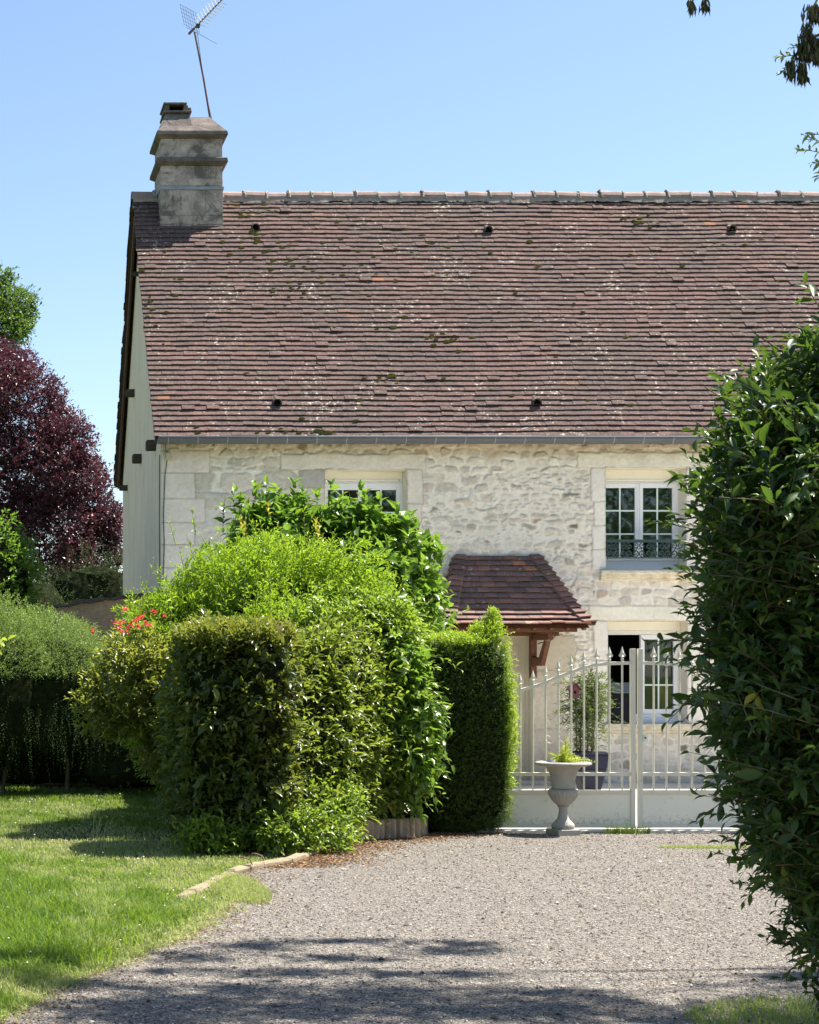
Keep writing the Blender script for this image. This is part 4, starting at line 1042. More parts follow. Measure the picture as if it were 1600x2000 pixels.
# ================================================================== GATE
M['gate'] = simple('cream_gate_paint', lin((222, 216, 198)), .45, .45, var=.04, scale=3, dirt=(lin((170, 166, 148)), 7, .55, .8))
M['gatep'] = simple('gate_panel_paint', lin((240, 236, 220)), .5, .4, var=.05, scale=2, dirt=(lin((160, 158, 142)), 9, .58, .8))
YG = 17.07
gz_ = lambda py: PZ(py, YG); gx_ = lambda px: PX(px, YG)
RAIL = [(0, 1294.5), (25, 1295), (53, 1296), (81, 1299), (106, 1305), (131, 1314), (157, 1324), (184, 1336), (228, 1349), (262, 1356), (285, 1358)]
def rail_py(dx): return float(np.interp(abs(dx), [r_[0] for r_ in RAIL], [r_[1] for r_ in RAIL]))
def gate_leaf(side, label):
    x_in = gx_(1240.5) if side < 0 else gx_(1245.5); x_out = gx_(962) if side < 0 else gx_(1526)
    lf = empty('gate_leaf', ((x_in + x_out) / 2, YG, 0), label, 'gate', 'pair of cream metal gate leaves')
    a, b = min(x_in, x_out), max(x_in, x_out)
    f = MB(); zr = gz_(1512)
    for xx in (x_in, x_out):
        s = -side if False else (1 if xx == b else -1)
        xa, xb = (xx - .045, xx) if xx == b else (xx, xx + .045)
        f.box(xa, xb, YG - .022, YG + .022, .035, gz_(1267) if xx == x_in else gz_(1350))
    f.box(a + .046, b - .046, YG - .017, YG + .017, gz_(1552), gz_(1543)); f.box(a + .046, b - .046, YG - .017, YG + .017, .04, .075)
    f.box(a + .046, b - .046, YG - .014, YG + .014, zr - .016, zr + .016)
    pts = []; n = 36
    for i in range(n + 1):
        x = a + .03 + (b - a - .06) * i / n; pxx = x * FPX / YG - 60
        pts.append((x, rail_py(pxx - 1243)))
    V = []
    for (x, py) in pts:
        for (dy, dz) in ((-.013, -.016), (.013, -.016), (.013, .016), (-.013, .016)): V.append((x, YG + dy, gz_(py) + dz))
    F = [(4 * i + j, 4 * i + 4 + j, 4 * i + 4 + (j + 1) % 4, 4 * i + (j + 1) % 4) for i in range(n) for j in range(4)]
    f.add(V, F); f.build('gate_frame', M['gate'], lf, bevel=.003)
    pn = MB(); pn.box(a + .046, b - .046, YG - .006, YG + .006, .076, gz_(1552) - .001); pn.build('gate_panel', M['gatep'], lf)
    px = 1215.5 if side < 0 else 1277
    while (px > 975 if side < 0 else px < 1515):
        x = gx_(px); zt2 = gz_(rail_py(px - 1243)); bar = MB()
        bar.tube([(x, YG, gz_(1543) + .002), (x, YG, zt2 + .045)], .0098, 10)
        bo = bar.build('bar', M['gate'], lf, smooth=False)
        # spear finial with two curled leaves
        f2 = MB(); zb2 = zt2 + .03; S_ = 1.0
        f2.lathe([(.0125, 0), (.016, .008), (.011, .016), (.011, .028), (.018, .034), (.011, .040)], (x, YG, zb2), 10)
        z0_ = zb2 + .036
        V = [(x, YG - .006, z0_), (x + .020, YG, z0_ + .030), (x, YG, z0_ + .098), (x - .020, YG, z0_ + .030), (x, YG - .011, z0_ + .034), (x, YG + .011, z0_ + .034), (x, YG + .006, z0_)]
        f2.add(V, [(0, 1, 4), (1, 2, 4), (2, 3, 4), (3, 0, 4), (6, 5, 1), (1, 5, 2), (2, 5, 3), (3, 5, 6)])
        for sx in (-1, 1): f2.tube([(x, YG, z0_ + .002), (x + sx * .014, YG, z0_ + .008), (x + sx * .024, YG, z0_ + .022), (x + sx * .028, YG, z0_ + .008), (x + sx * .022, YG, z0_ - .006)], [.005, .006, .006, .005, .003], 6)
        f2.build('finial', M['gate'], bo)
        px += -24.9 if side < 0 else 25.1
    # scroll ornament on its middle bar
    px0 = 1088.5 if side < 0 else 1243 + (1243 - 1088.5); sc = MB(); x = gx_(px0)
    for sx in (-1, 1):
        P2 = [(23, 1402), (20, 1408), (12, 1420), (4, 1431), (1.5, 1438), (5, 1446), (12, 1451.5), (19, 1451), (23.5, 1446), (24, 1440), (20.5, 1436.5), (16, 1438), (15.5, 1442)]
        sc.tube([(x + sx * q * YG / FPX, YG - .014, gz_(py)) for q, py in P2], .0042, 6)
    sc.build('scroll', M['gate'], lf)
    # hinge pins / lock
    if side > 0:
        lk = MB(); lk.box(x_in + .046, x_in + .085, YG - .026, YG - .010, gz_(1450), gz_(1433)); lk.build('lock_plate', simple('lock_white', lin((240, 238, 228)), .4), lf, bevel=.003)
        lk = MB(); lk.tube([(x_in + .064, YG - .03, gz_(1441)), (x_in + .064, YG - .0255, gz_(1441))], .009, 10); lk.build('keyhole', M['dark'], lf)
    return lf
def splash():
    m = M['gatep']; N = m.node_tree.nodes; L = m.node_tree.links; b = N['Principled BSDF']; src = b.inputs['Base Color'].links[0].from_socket
    co = geo(N); sp_ = N.new('ShaderNodeSeparateXYZ'); L.new(co, sp_.inputs[0]); t = noise(N, L, 30, 6, .75, co)
    h = rng_map(N, L, sp_.outputs[2], .05, .24, .30, 0); ad = N.new('ShaderNodeMath'); ad.operation = 'ADD'; L.new(h, ad.inputs[0]); L.new(t.outputs[0], ad.inputs[1])
    L.new(mixc(N, L, rng_map(N, L, ad.outputs[0], .66, .85, 0, .55), src, (.30, .25, .17)), b.inputs['Base Color'])
splash()
gate_leaf(-1, 'cream spear-topped metal gate leaf standing behind the stone urn')
gate_leaf(1, 'cream spear-topped metal gate leaf with white lock plate beside dark bush')
for i, (xx, lab) in enumerate(((gx_(962) - .10, 'cream metal gate post buried in the clipped box hedge'), (gx_(1526) + .02, 'cream metal gate post hidden behind the dark bush'))):
    b = MB(); b.box(xx, xx + .08, YG - .04, YG + .04, 0, 1.42); b.frustum((xx - .006, xx + .086, YG - .046, YG + .046, 1.421), (xx + .03, xx + .05, YG - .01, YG + .01, 1.455))
    tag(b.build('gate_post', M['gate'], loc=(xx + .04, YG, 0), bevel=.004), lab, 'gate post')
b = MB(); b.box(gx_(925), gx_(1560), YG - .11, YG + .10, 0, .028)
tag(b.build('gate_threshold', simple('pale_concrete', lin((214, 206, 192)), .9, .2, var=.15, scale=9, bmp=.5), loc=(7, YG, 0), bevel=.008), 'narrow pale concrete strip under the gate', 'threshold')

# ================================================================== URN
uc = (PX(1100, 16.75), 16.75, .004); sU = 16.75 / FPX
urn = empty('stone_urn', uc, 'grey stone garden urn with fluted bowl standing before the gate', 'urn')
M['urn'] = simple('urn_stone', lin((164, 160, 152)), .9, .15, var=.1, scale=9, bmp=.5, bscale=70, dirt=(lin((150, 146, 132)), 16, .56, .75))
zU = lambda py: (1631.5 - py) * sU
# plinth (square block set at a slight angle)
b = MB(); h = .126; A = R(12); V = []
for (hh, zz) in ((h, 0), (h, zU(1621)), (h - .006, zU(1620))):
    for (sx, sy) in ((-1, -1), (1, -1), (1, 1), (-1, 1)): V.append((uc[0] + (sx * math.cos(A) - sy * math.sin(A)) * hh * .9, uc[1] + (sx * math.sin(A) + sy * math.cos(A)) * hh * .9, uc[2] + zz))
b.add(V, [(3, 2, 1, 0), (8, 9, 10, 11)] + [(4 * a + j, 4 * a + (j + 1) % 4, 4 * a + 4 + (j + 1) % 4, 4 * a + 4 + j) for a in (0, 1) for j in range(4)])
b.build('plinth', M['urn'], urn, bevel=.006)
pr = lambda L_: [(r_ * sU, zU(py)) for r_, py in L_]
b = MB(); b.lathe(pr([(20, 1620), (21.5, 1617), (21.5, 1612), (19.5, 1609), (18, 1607.5), (17, 1606), (13, 1602), (10.5, 1598), (9, 1592), (8.2, 1586), (8.2, 1581), (9, 1577), (11.5, 1576), (11.5, 1574.6), (9, 1573.8)]), uc, 40)
b.build('pedestal', M['urn'], urn, smooth=True)
PB = [(9.5, 1574.4), (12, 1573), (17, 1569), (22.5, 1563), (26.5, 1556), (28.6, 1551), (29.3, 1547.5), (28.2, 1544.5), (25, 1542.6), (23, 1542)]
def flute(i, w):
    k = [.2, .6, 1, 1, 1, .95, .8, .5, .1, 0][i]; return -.055 * k * (1 - abs(math.sin(w * 11)) ** .7)
b = MB(); b.lathe(pr(PB), uc, 220, flute); b.build('fluted_bowl', M['urn'], urn, smooth=True)
b = MB()
prof = pr([(21, 1542.4), (21.7, 1540), (22, 1532), (23, 1523), (24.8, 1514), (28, 1506), (33, 1499.5), (38, 1497), (46, 1496.5), (52.5, 1494.5), (53, 1492), (51, 1489.5), (46, 1488.5), (40, 1490), (34, 1495), (27, 1500), (5, 1500)])
b.lathe(prof, uc, 60, lambda i, w: (.012 * math.sin(w * 15) + .008 * math.sin(w * 23 + 1)) if 8 <= i <= 12 else 0)
b.build('rim', M['urn'], urn, smooth=True)
b = MB(); b.lathe(pr([(5, 1499), (30, 1497.5), (12, 1493), (2, 1492)]), uc, 24); b.build('soil', simple('potting_soil', (.05, .035, .022), 1), urn)

# small fern-like plant in the urn
def fern():
    rng = np.random.default_rng(9)
    root = empty('fern', (uc[0], uc[1], zU(1495)), 'small yellow green fern growing out of the stone urn', 'fern')
    tips = [(1108, 1438), (1106, 1446), (1112, 1452), (1104, 1458), (1116, 1462), (1100, 1462), (1086, 1475), (1072, 1470), (1128, 1478), (1146, 1483), (1160, 1488), (1118, 1482), (1094, 1478), (1078, 1482), (1104, 1470), (1112, 1468), (1134, 1485), (1088, 1484), (1122, 1474), (1154, 1487)]
    pos, dr_, nr, ln_, v = [], [], [], [], []
    st = MB()
    for i, (px, py) in enumerate(tips):
        e = np.array(P(px, py, 16.72 + rng.uniform(-.12, .12))); s = np.array([uc[0] + rng.uniform(-.04, .03), uc[1] + rng.uniform(-.04, .04), zU(1495)])
        mid = (s + e) / 2 + np.array([0, 0, .05])
        pts = [(1 - t) ** 2 * s + 2 * t * (1 - t) * mid + t * t * e for t in np.linspace(0, 1, 14)]
        st.tube([tuple(p) for p in pts[::3] + [pts[-1]]], .0018, 4)
        for j in range(2, 14):
            d = pts[min(j + 1, 13)] - pts[j - 1]; d = d / np.linalg.norm(d); sdv = np.cross(d, (0, -.6, .8)); sdv /= np.linalg.norm(sdv)
            for sx in (-1, 1): pos.append(pts[j]); dr_.append(d * .5 + sdv * sx + rng.normal(size=3) * .12); nr.append((0, -.5, .9)); ln_.append(.058 * (1 - .6 * j / 14)); v.append(rng.random())
    pos, dr_, nr, ln_, v = map(np.array, (pos, dr_, nr, ln_, v))
    V, F, v, t = leaves_arr(pos, dr_, nr, ln_, ln_ * .34, v, v * 0)
    mt = leaf_mat('fern_leaf', [(0, (.26, .36, .04)), (.6, (.50, .58, .08)), (1, (.7, .65, .2))], trans=(.6, .65, .1), tf=.45)
    mesh('fronds', V, [F], mt, root, {'v': v, 't': t}); st.build('stalks', M['greentwig'], root)
fern()

# ================================================================== pot with climber behind the gate
pc = (PX(1151, 22.0), 22.0, .004)
pot = empty('planter_pot', pc, 'tall dark blue square planter behind the gate bars', 'planter')
M['potm'] = simple('dark_blue_glaze', lin((34, 38, 58)), .6, .2, var=.12)
b = MB(); hp = PZ(1469, 22)
b.frustum((pc[0] - .10, pc[0] + .10, pc[1] - .10, pc[1] + .10, .006), (pc[0] - .165, pc[0] + .165, pc[1] - .165, pc[1] + .165, hp * .62))
b.frustum((pc[0] - .165, pc[0] + .165, pc[1] - .165, pc[1] + .165, hp * .62 + .0005), (pc[0] - .18, pc[0] + .18, pc[1] - .18, pc[1] + .18, hp - .03))
b.frustum((pc[0] - .186, pc[0] + .186, pc[1] - .186, pc[1] + .186, hp - .0295), (pc[0] - .184, pc[0] + .184, pc[1] - .184, pc[1] + .184, hp))
b.build('pot_body', M['potm'], pot, bevel=.01)
b = MB(); b.box(pc[0] - .16, pc[0] + .16, pc[1] - .16, pc[1] + .16, hp, hp + .008); b.build('pot_soil', simple('pot_earth', (.04, .03, .02), 1), pot)
def bamboo():
    rng = np.random.default_rng(17)
    root = empty('climbing_plant', (pc[0], pc[1], hp), 'narrow leaved green climber on thin canes in the blue planter', 'plant')
    st = MB(); Pt, D, L_ = [], [], []
    for (px, top_, lean) in ((1126, 1330, -4), (1133, 1320, 0), (1150, 1315, 6), (1158, 1335, 3), (1140, 1325, 8)):
        base = np.array([PX(px + 4, 22), 22 + rng.uniform(-.1, .1), hp]); tp = np.array(P(px + lean, top_, 22.1))
        st.tube([tuple(base), tuple((base + tp) / 2 + (.01, 0, 0)), tuple(tp)], [.009, .007, .004], 6)
        for t in rng.random(60) ** .8:
            Pt.append(base + (tp - base) * t); d = rng.normal(size=3); d[2] = abs(d[2]) * .5; D.append(d); L_.append(.14 + .22 * rng.random() * (1 if t > .55 else .4))
    for _ in range(90):
        Pt.append(np.array(P(1150 + rng.normal() * 16, 1365 + rng.normal() * 22, 22.1 + rng.normal() * .1))); d = rng.normal(size=3); d[2] *= .4; D.append(d); L_.append(.22 * rng.random() + .12)
    Pt, D, L_ = map(np.array, (Pt, D, L_))
    arr = shoots(Pt, D, L_, 9, .062, .17, rng, 45, .35)
    V, F, v, t = leaves_arr(*arr)
    mesh('foliage', V, [F], leaf_mat('climber_leaf', [(0, (.025, .05, .015)), (.6, (.06, .10, .025)), (1, (.16, .20, .05))], tf=.3), root, {'v': v, 't': t})
    V, F = twig_mesh(Pt, D, L_, .002, .35); mesh('twigs', V, [F], M['greentwig'], root); st.build('canes', M['twig'], root)
bamboo()
bh = empty('bird_house', P(1121, 1352, 21.8), 'small reddish hanging bird house beside the climber', 'bird house')
bm = simple('red_painted_wood', lin((92, 52, 60)), .6, .3, var=.15)
x, y, z = P(1121, 1352, 21.8)
b = MB(); b.prism([(x - .045, z - .07), (x + .045, z - .07), (x + .045, z + .04), (x, z + .10), (x - .045, z + .04)], 'y', y - .05, y + .05); b.build('box', bm, bh, bevel=.003)
b = MB()
for sx in (-1, 1): b.prism([(x, z + .105), (x + sx * .075, z + .025), (x + sx * .075, z + .038), (x, z + .12)], 'y', y - .07, y + .07)
b.build('bird_house_roof', bm, bh); b = MB(); b.tube([(x, y - .052, z), (x, y - .045, z)], .017, 12); b.build('entry_hole', M['dark'], bh)
b = MB(); b.tube([(x, y, z + .11), (x + .05, y + .2, z + .25), (PX(1133, 22), 22.0, PZ(1322, 22))], .004, 5); b.build('hanging_wire', M['cable'], bh)

# letter box standing on the sill
lx, lz0, lz1 = PX(1213, 23.98), OPEN['lower_window'][2] + .004, PZ(1352, 23.98)
lb = empty('letter_box', (lx, 23.99, lz0), 'tall dark grey house-shaped letter box on the lower window sill', 'letter box')
mg = simple('dark_grey_metal', lin((26, 28, 34)), .8, .15, var=.1)
b = MB(); b.box(lx - .125, lx + .085, 23.93, 24.06, lz0, lz1); b.build('box', mg, lb, bevel=.004)
b = MB(); b.box(lx + .086, lx + .125, 23.94, 24.05, lz0, lz1 - .02); b.build('box_door', mg, lb, bevel=.003)
b = MB(); b.prism([(23.91, lz1 + .001), (24.08, lz1 + .001), (23.995, lz1 + .11)], 'x', lx - .125, lx + .10)
b.build('gable_end', mg, lb)
b = MB()
for sy in (-1, 1): b.prism([(23.995, lz1 + .112), (23.995 + sy * .10, lz1 - .012), (23.995 + sy * .10, lz1 + .002), (23.995, lz1 + .128)], 'x', lx - .135, lx + .13)
b.build('pitched_lid', simple('light_grey_metal', lin((92, 98, 106)), .4, .5), lb)
b = MB(); b.box(lx + .126, lx + .132, 23.97, 24.02, lz1 - .09, lz1 - .075); b.build('name_slot', simple('brass', (.5, .4, .15), .35, .5, metal=.8), lb)
# wooden board leaning inside the lower window
x0_, x1_ = PX(1283, 24.6), PX(1313, 24.6)
b = MB(); b.box(x0_, x1_, 24.58, 24.61, PZ(1384, 24.6), PZ(1338, 24.6))
for q in range(1, 4): xx = x0_ + (x1_ - x0_) * q / 4; b.box(xx - .003, xx + .003, 24.572, 24.5795, PZ(1384, 24.6), PZ(1339, 24.6))
b.box(x0_, x1_, 24.565, 24.612, 1.0, PZ(1384, 24.6) - .001)
tag(b.build('wooden_crate', simple('pale_plywood', lin((214, 176, 118)), .6, .3, var=.12, scale=10), loc=((x0_ + x1_) / 2, 24.6, PZ(1384, 24.6))), 'pale plywood board seen through the ground floor window pane', 'board')

# ================================================================== garden wall by the gable
gw = MB(); xs_ = np.linspace(1.1, 2.60, 16); V = []; 
for i, x in enumerate(xs_):
    zt2 = 2.33 + .17 * (1 - ((2.6 - x) / 1.5) ** 1.6) + .012 * math.sin(i * 2.1)
    for yy in (23.72, 23.98): V += [(x, yy, 0), (x, yy, zt2)]
F = []
for i in range(len(xs_) - 1): k = 4 * i; F += [(k, k + 4, k + 5, k + 1), (k + 2, k + 3, k + 7, k + 6), (k + 1, k + 5, k + 7, k + 3)]
F += [(0, 1, 3, 2), (60, 62, 63, 61)]
gw.add(V, F)
gwo = empty('garden_wall', (1.9, 23.85, 0), 'low plastered garden wall with mossy coping against the gable', 'wall')
gw.build('wall_body', simple('old_plaster', lin((150, 128, 106)), .95, .1, var=.15, scale=8, bmp=.5, dirt=(lin((120, 100, 82)), 14, .5, .7)), gwo)
cpg = MB(); V = []
for i, x in enumerate(xs_):
    zt2 = 2.333 + .17 * (1 - ((2.6 - x) / 1.5) ** 1.6) + .012 * math.sin(i * 2.1) + .002
    j = .012 * math.sin(i * 5.3)
    for (yy, dz) in ((23.68, 0), (23.69, .035 + j), (24.0, .05 + j), (24.01, 0)): V.append((x, yy, zt2 + dz))
F = [(4 * i + a, 4 * i + 4 + a, 4 * i + 4 + (a + 1) % 4, 4 * i + (a + 1) % 4) for i in range(len(xs_) - 1) for a in range(4)] + [(0, 1, 2, 3), (63, 62, 61, 60)]
cpg.add(V, F); cpg.build('coping', M['stub'], gwo)

# ================================================================== bed edging, kerb stones
be = empty('bed_edging', (4, 17, 0), 'low weathered concrete edging with upright ribs holding the raised shrub bed', 'garden edging')
pth = [(3.05, 15.55), (3.35, 15.95), (3.75, 16.3), (4.18, 16.55), (4.30, 16.9), (4.3, 17.3)]
def along(pth, st):
    pts = [np.array(p) for p in pth]; out = []
    for a, b in zip(pts[:-1], pts[1:]):
        n = max(1, int(np.linalg.norm(b - a) / st)); out += [a + (b - a) * i / n for i in range(n)]
    return out + [pts[-1]]
ps = along(pth, .012); V = []
for i, p in enumerate(ps):
    q = ps[min(i + 1, len(ps) - 1)] - ps[max(i - 1, 0)]; q = q / np.linalg.norm(q); nn_ = np.array([q[1], -q[0]])
    s = i * .012; rib = .028 * abs(math.sin(s * math.pi / .075)) - .04 * (1 if (s % .6) < .02 else 0); h = .185 + .006 * math.sin(s * 3)
    o1 = p + nn_ * rib; o2 = p - nn_ * .055
    V += [(o1[0], o1[1], 0), (o1[0], o1[1], h - .012), (o1[0] - nn_[0] * .012, o1[1] - nn_[1] * .012, h), (o2[0], o2[1], h), (o2[0], o2[1], 0)]
F = [(5 * i + a, 5 * i + 5 + a, 5 * i + 6 + a, 5 * i + 1 + a) for i in range(len(ps) - 1) for a in range(4)]
b = MB(); b.add(V, F); b.build('ribbed_slab', simple('weathered_concrete', lin((168, 152, 132)), .95, .1, var=.22, scale=10, bmp=.6, dirt=(lin((96, 84, 66)), 7, .48, .7)), be)
# soil of the raised bed
V = [(x_, y_, .15) for x_, y_ in [(p[0] - .05, p[1]) for p in pth]] + [(4.5, 19.8, .15), (3.0, 19.8, .12), (2.9, 16.2, .04)]
b = MB(); b.add(V, [tuple(range(len(V)))]); tag(b.build('soil', simple('bed_soil', (.05, .036, .024), 1, .05, var=.4, scale=12, bmp=1)), kind='structure')
# kerb stones: pale blocks half sunk along the lawn
M['kerb'] = simple('pale_kerb_stone', lin((138, 126, 104)), .95, .1, var=.25, scale=12, bmp=.8, bscale=40, dirt=(lin((150, 136, 108)), 9, .5, .7))
kp = along([(1.42, 12.15), (1.66, 12.75), (1.98, 13.6), (2.28, 14.05), (2.55, 14.35), (2.72, 14.7), (2.9, 15.1), (3.04, 15.52)], .27)
kdesc = ['nearest kerb stone, half buried in the grass', 'second kerb stone from the near end, sunk in dry grass', 'third kerb stone from the near end, beside the grass tuft', 'fourth kerb stone from the near end', 'fifth kerb stone, where the lawn narrows', 'sixth kerb stone, just before the rusty hooks',
         'pale kerb stone with rusty iron hooks in front', 'kerb stone just after the rusty hooks', 'kerb stone under the overhanging leaves', 'kerb stone close to the ribbed edging', 'kerb stone next to the ribbed edging', 'last kerb stone, touching the ribbed edging', 'end kerb stone in the shade of the shrub']
for i, (a, b2) in enumerate(zip(kp[:-1], kp[1:])):
    d = b2 - a; l = np.linalg.norm(d); d = d / l; nn_ = np.array([-d[1], d[0]]); b = MB(); hh = random.uniform(.022, .036) if i < 5 else random.uniform(.04, .055)
    e = .008; V = []
    for zz, ins in ((0, 0), (hh - .015, .0), (hh, .014)):
        for (s, t_) in ((e + ins, -.045 + ins), (l - e - ins, -.045 + ins), (l - e - ins, .045 - ins), (e + ins, .045 - ins)):
            jj = np.array([random.uniform(-.006, .006), random.uniform(-.006, .006)]); p = a + d * s + nn_ * t_ + jj; V.append((p[0], p[1], zz + (random.uniform(-.007, .007) if zz else 0)))
    F = [(3, 2, 1, 0), (8, 9, 10, 11)] + [(4 * q + j, 4 * q + (j + 1) % 4, 4 * q + 4 + (j + 1) % 4, 4 * q + 4 + j) for q in (0, 1) for j in range(4)]
    b.add(V, F); tag(b.build('kerb_stone', M['kerb'], loc=(float(a[0]), float(a[1]), 0)), kdesc[min(i, 12)], 'kerb stone', 'pale kerb stones between lawn and drive')
for (px, py, lab) in ((489, 1700, 'rusty bent iron hook nearer the lawn, by the kerb'), (512, 1692, 'rusty bent iron hook nearer the shrubs, by the kerb')):
    x, y = G(px, py); b = MB(); b.tube([(x, y - .05, .0), (x + .005, y - .05, .05), (x - .005, y - .04, .085), (x - .05, y, .10), (x - .075, y + .03, .095)], .006, 6)
    tag(b.build('iron_hook', M['rust'], loc=(x, y, 0)), lab, 'iron hook', 'rusty hooks at the kerb')
# ================================================================== SHRUBS AND HEDGES
G3 = (.30, .50, .05)
mat_olive = leaf_mat('laurel_leaf', [(0, (.030, .052, .012)), (.5, (.062, .098, .018)), (.85, (.12, .15, .03)), (1, (.26, .20, .07))], tip=(.34, .36, .05), trans=(.38, .42, .05), tf=.36, rough=.32, spec=.5)
mat_flanklit = leaf_mat('flank_lit_leaf', [(0, (.035, .062, .010)), (.5, (.085, .14, .018)), (.85, (.15, .21, .03)), (1, (.32, .28, .06))], tip=(.34, .40, .05), trans=(.40, .50, .05), tf=.40, rough=.32, spec=.5)  # laurel colour lightened for the flank the sun strikes
mat_privet = leaf_mat('privet_leaf', [(0, (.07, .14, .012)), (.5, (.13, .25, .018)), (1, (.22, .35, .03))], tip=(.34, .47, .04), trans=(.50, .68, .04), tf=.45, rough=.35, spec=.5)
mat_lilac = leaf_mat('heart_leaf', [(0, (.03, .075, .012)), (.6, (.065, .14, .018)), (1, (.13, .23, .03))], tip=(.22, .34, .03), trans=G3, tf=.42, rough=.3, spec=.55)
mat_boxshade = leaf_mat('box_shade_leaf', [(0, (.02, .045, .010)), (.5, (.04, .085, .012)), (1, (.09, .15, .02))], tip=(.38, .48, .04), trans=(.25, .4, .03), tf=.22, rough=.38)  # hedge front: shade put into a darker leaf colour
mat_boxlit = leaf_mat('box_lit_leaf', [(0, (.08, .16, .012)), (.5, (.16, .27, .02)), (1, (.28, .38, .04))], tip=(.42, .52, .05), trans=(.5, .66, .04), tf=.45, rough=.38)  # brighter copy: sunlight on top and right edge put into leaf colour
mat_cot = leaf_mat('needle_leaf', [(0, (.04, .075, .014)), (.5, (.09, .16, .025)), (1, (.20, .30, .05))], tip=(.44, .56, .08), trans=(.3, .42, .1), tf=.35, rough=.45)
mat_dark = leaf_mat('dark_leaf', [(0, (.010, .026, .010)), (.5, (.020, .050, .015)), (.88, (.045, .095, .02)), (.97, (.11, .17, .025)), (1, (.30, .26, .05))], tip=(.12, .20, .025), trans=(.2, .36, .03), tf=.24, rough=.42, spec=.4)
mat_purple = leaf_mat('purple_leaf', [(0, (.030, .015, .020)), (.5, (.070, .026, .036)), (.85, (.14, .042, .050)), (1, (.28, .09, .09))], tip=(.16, .06, .06), trans=(.20, .05, .08), tf=.24, rough=.38, spec=.5)
mat_oak = leaf_mat('tree_leaf', [(0, (.025, .055, .012)), (.5, (.05, .10, .02)), (1, (.10, .17, .035))], trans=(.25, .4, .05), tf=.35)
mat_yel = leaf_mat('yellow_leaf', [(0, (.35, .30, .03)), (1, (.6, .48, .06))], trans=(.7, .6, .08), tf=.45)
rng = np.random.default_rng(100)

# clipped laurel hedge with the flat top
hb_ = [(2.27, 15.65, .97, .53, .68, .96, 3.6), (3.16, 16.35, .92, .54, 1.2, .98, 2.6, R(-40))]
h1 = empty('laurel_hedge', (2.4, 15.7, 0), 'clipped dark olive hedge with flat yellow-tipped top standing on the lawn', 'hedge')
core(hb_, .84).build('shade_hull', M['core'], h1)
foliage('foliage', h1, mat_olive, hb_[:1], 2600, .17, 6, .078, .48, rng, 'hi', outw=1.0, upw=.35, rnd=.65, rough=.15, depth=.28, droop=.2, freq=4)
foliage('side_foliage', h1, mat_flanklit, hb_[1:], 4600, .20, 7, .072, .42, rng, 'hi', outw=1.0, upw=.35, rnd=.55, rough=.16, depth=.3, droop=.2, tipfac=.35, zmin=.24)
tp = [(2.27, 15.6, 1.85, .50, .60, .10, 3.0)]
foliage('top_shoots', h1, mat_olive, tp, 1000, .12, 7, .062, .42, rng, 'lo', outw=.3, upw=1.2, rnd=.35, rough=.1, depth=.6, droop=0, tipfac=1.0, clear=0)
st = MB()
for (px, py, dx) in ((345, 1580, .02), (368, 1575, -.03), (430, 1600, .05), (470, 1610, 0)):
    x, y = G(px, py + 20); st.tube([(x, y, 0), (x + dx, y + .1, .5), (x - dx, y + .2, 1.1), (x + dx * 2, y + .25, 1.5)], [.03, .024, .02, .012], 8)
st.build('stems', M['bark'], h1)
loose(h1, mat_flanklit, hb_[1:], 150, .34, 9, .072, .40, rng, 'hi', up=.3, droop=.35)
loose(h1, mat_olive, hb_[:1], 70, .20, 7, .072, .45, rng, 'hi', up=.5)
# skirt of low suckers at the hedge foot, leaning over the kerb
sk_ = [(2.75, 15.1, .20, .55, .28, .24, 2.5, R(25)), (3.0, 15.55, .36, .45, .26, .24, 2.5, R(35)), (2.0, 15.0, .12, .35, .2, .22)]
mat_skirt = leaf_mat('sucker_leaf', [(0, (.06, .11, .012)), (.6, (.13, .23, .02)), (1, (.25, .31, .04))], tip=(.32, .42, .04), trans=(.4, .55, .05), tf=.42, rough=.35)
foliage('low_shoots', h1, mat_skirt, sk_, 850, .22, 8, .055, .42, rng, 'hi', outw=.8, upw=.3, rnd=.6, rough=.2, depth=.6, tipfac=.6, twig=M['greentwig'], tr=.002)

# bright privet dome
h2 = empty('privet_bush', (3.2, 17.9, 0), 'big rounded bright green bush with fine leaves behind the clipped hedge', 'bush')
pb = [(3.05, 18.0, 1.42, 1.28, 1.15, 1.50), (3.75, 17.6, 1.25, .72, .85, 1.15), (2.2, 17.7, 1.45, .72, .9, .95), (2.9, 17.0, 1.3, .8, .5, .95)]
core(pb, .70).build('shade_hull', M['core'], h2)
foliage('foliage', h2, mat_privet, pb, 12000, .26, 10, .062, .30, rng, 'lo', outw=.75, upw=.65, rnd=.55, rough=.22, depth=.35, tipfac=.5, droop=.25, freq=3)
loose(h2, mat_privet, pb, 420, .42, 12, .058, .32, rng, up=.7, cut=lambda p: p[:, 2] > .9)
# long arching whips that break the outline
whips = [(330, 1010), (365, 1040), (300, 1085), (285, 1140), (375, 990), (310, 1100), (420, 1030), (275, 1160), (610, 1010), (690, 1050), (760, 1110), (350, 1060), (470, 1015), (540, 1010)]
Pt = np.array([P(px + rng.uniform(5, 25), py + 55, 17.6 + rng.uniform(-.4, .3)) for px, py in whips]); E = np.array([P(px, py, 17.4) for px, py in whips])
D = E - Pt; Lw = np.linalg.norm(D, axis=1) * 1.1; arr = shoots(Pt, D, Lw, 12, .05, .34, rng, 60, .1, tipfac=.8)
V, F, v, t = leaves_arr(*arr); mesh('leaves', V, [F], mat_privet, h2, {'v': v, 't': t}); V, F = twig_mesh(Pt, D, Lw, .003, .1); mesh('twigs', V, [F], M['greentwig'], h2)
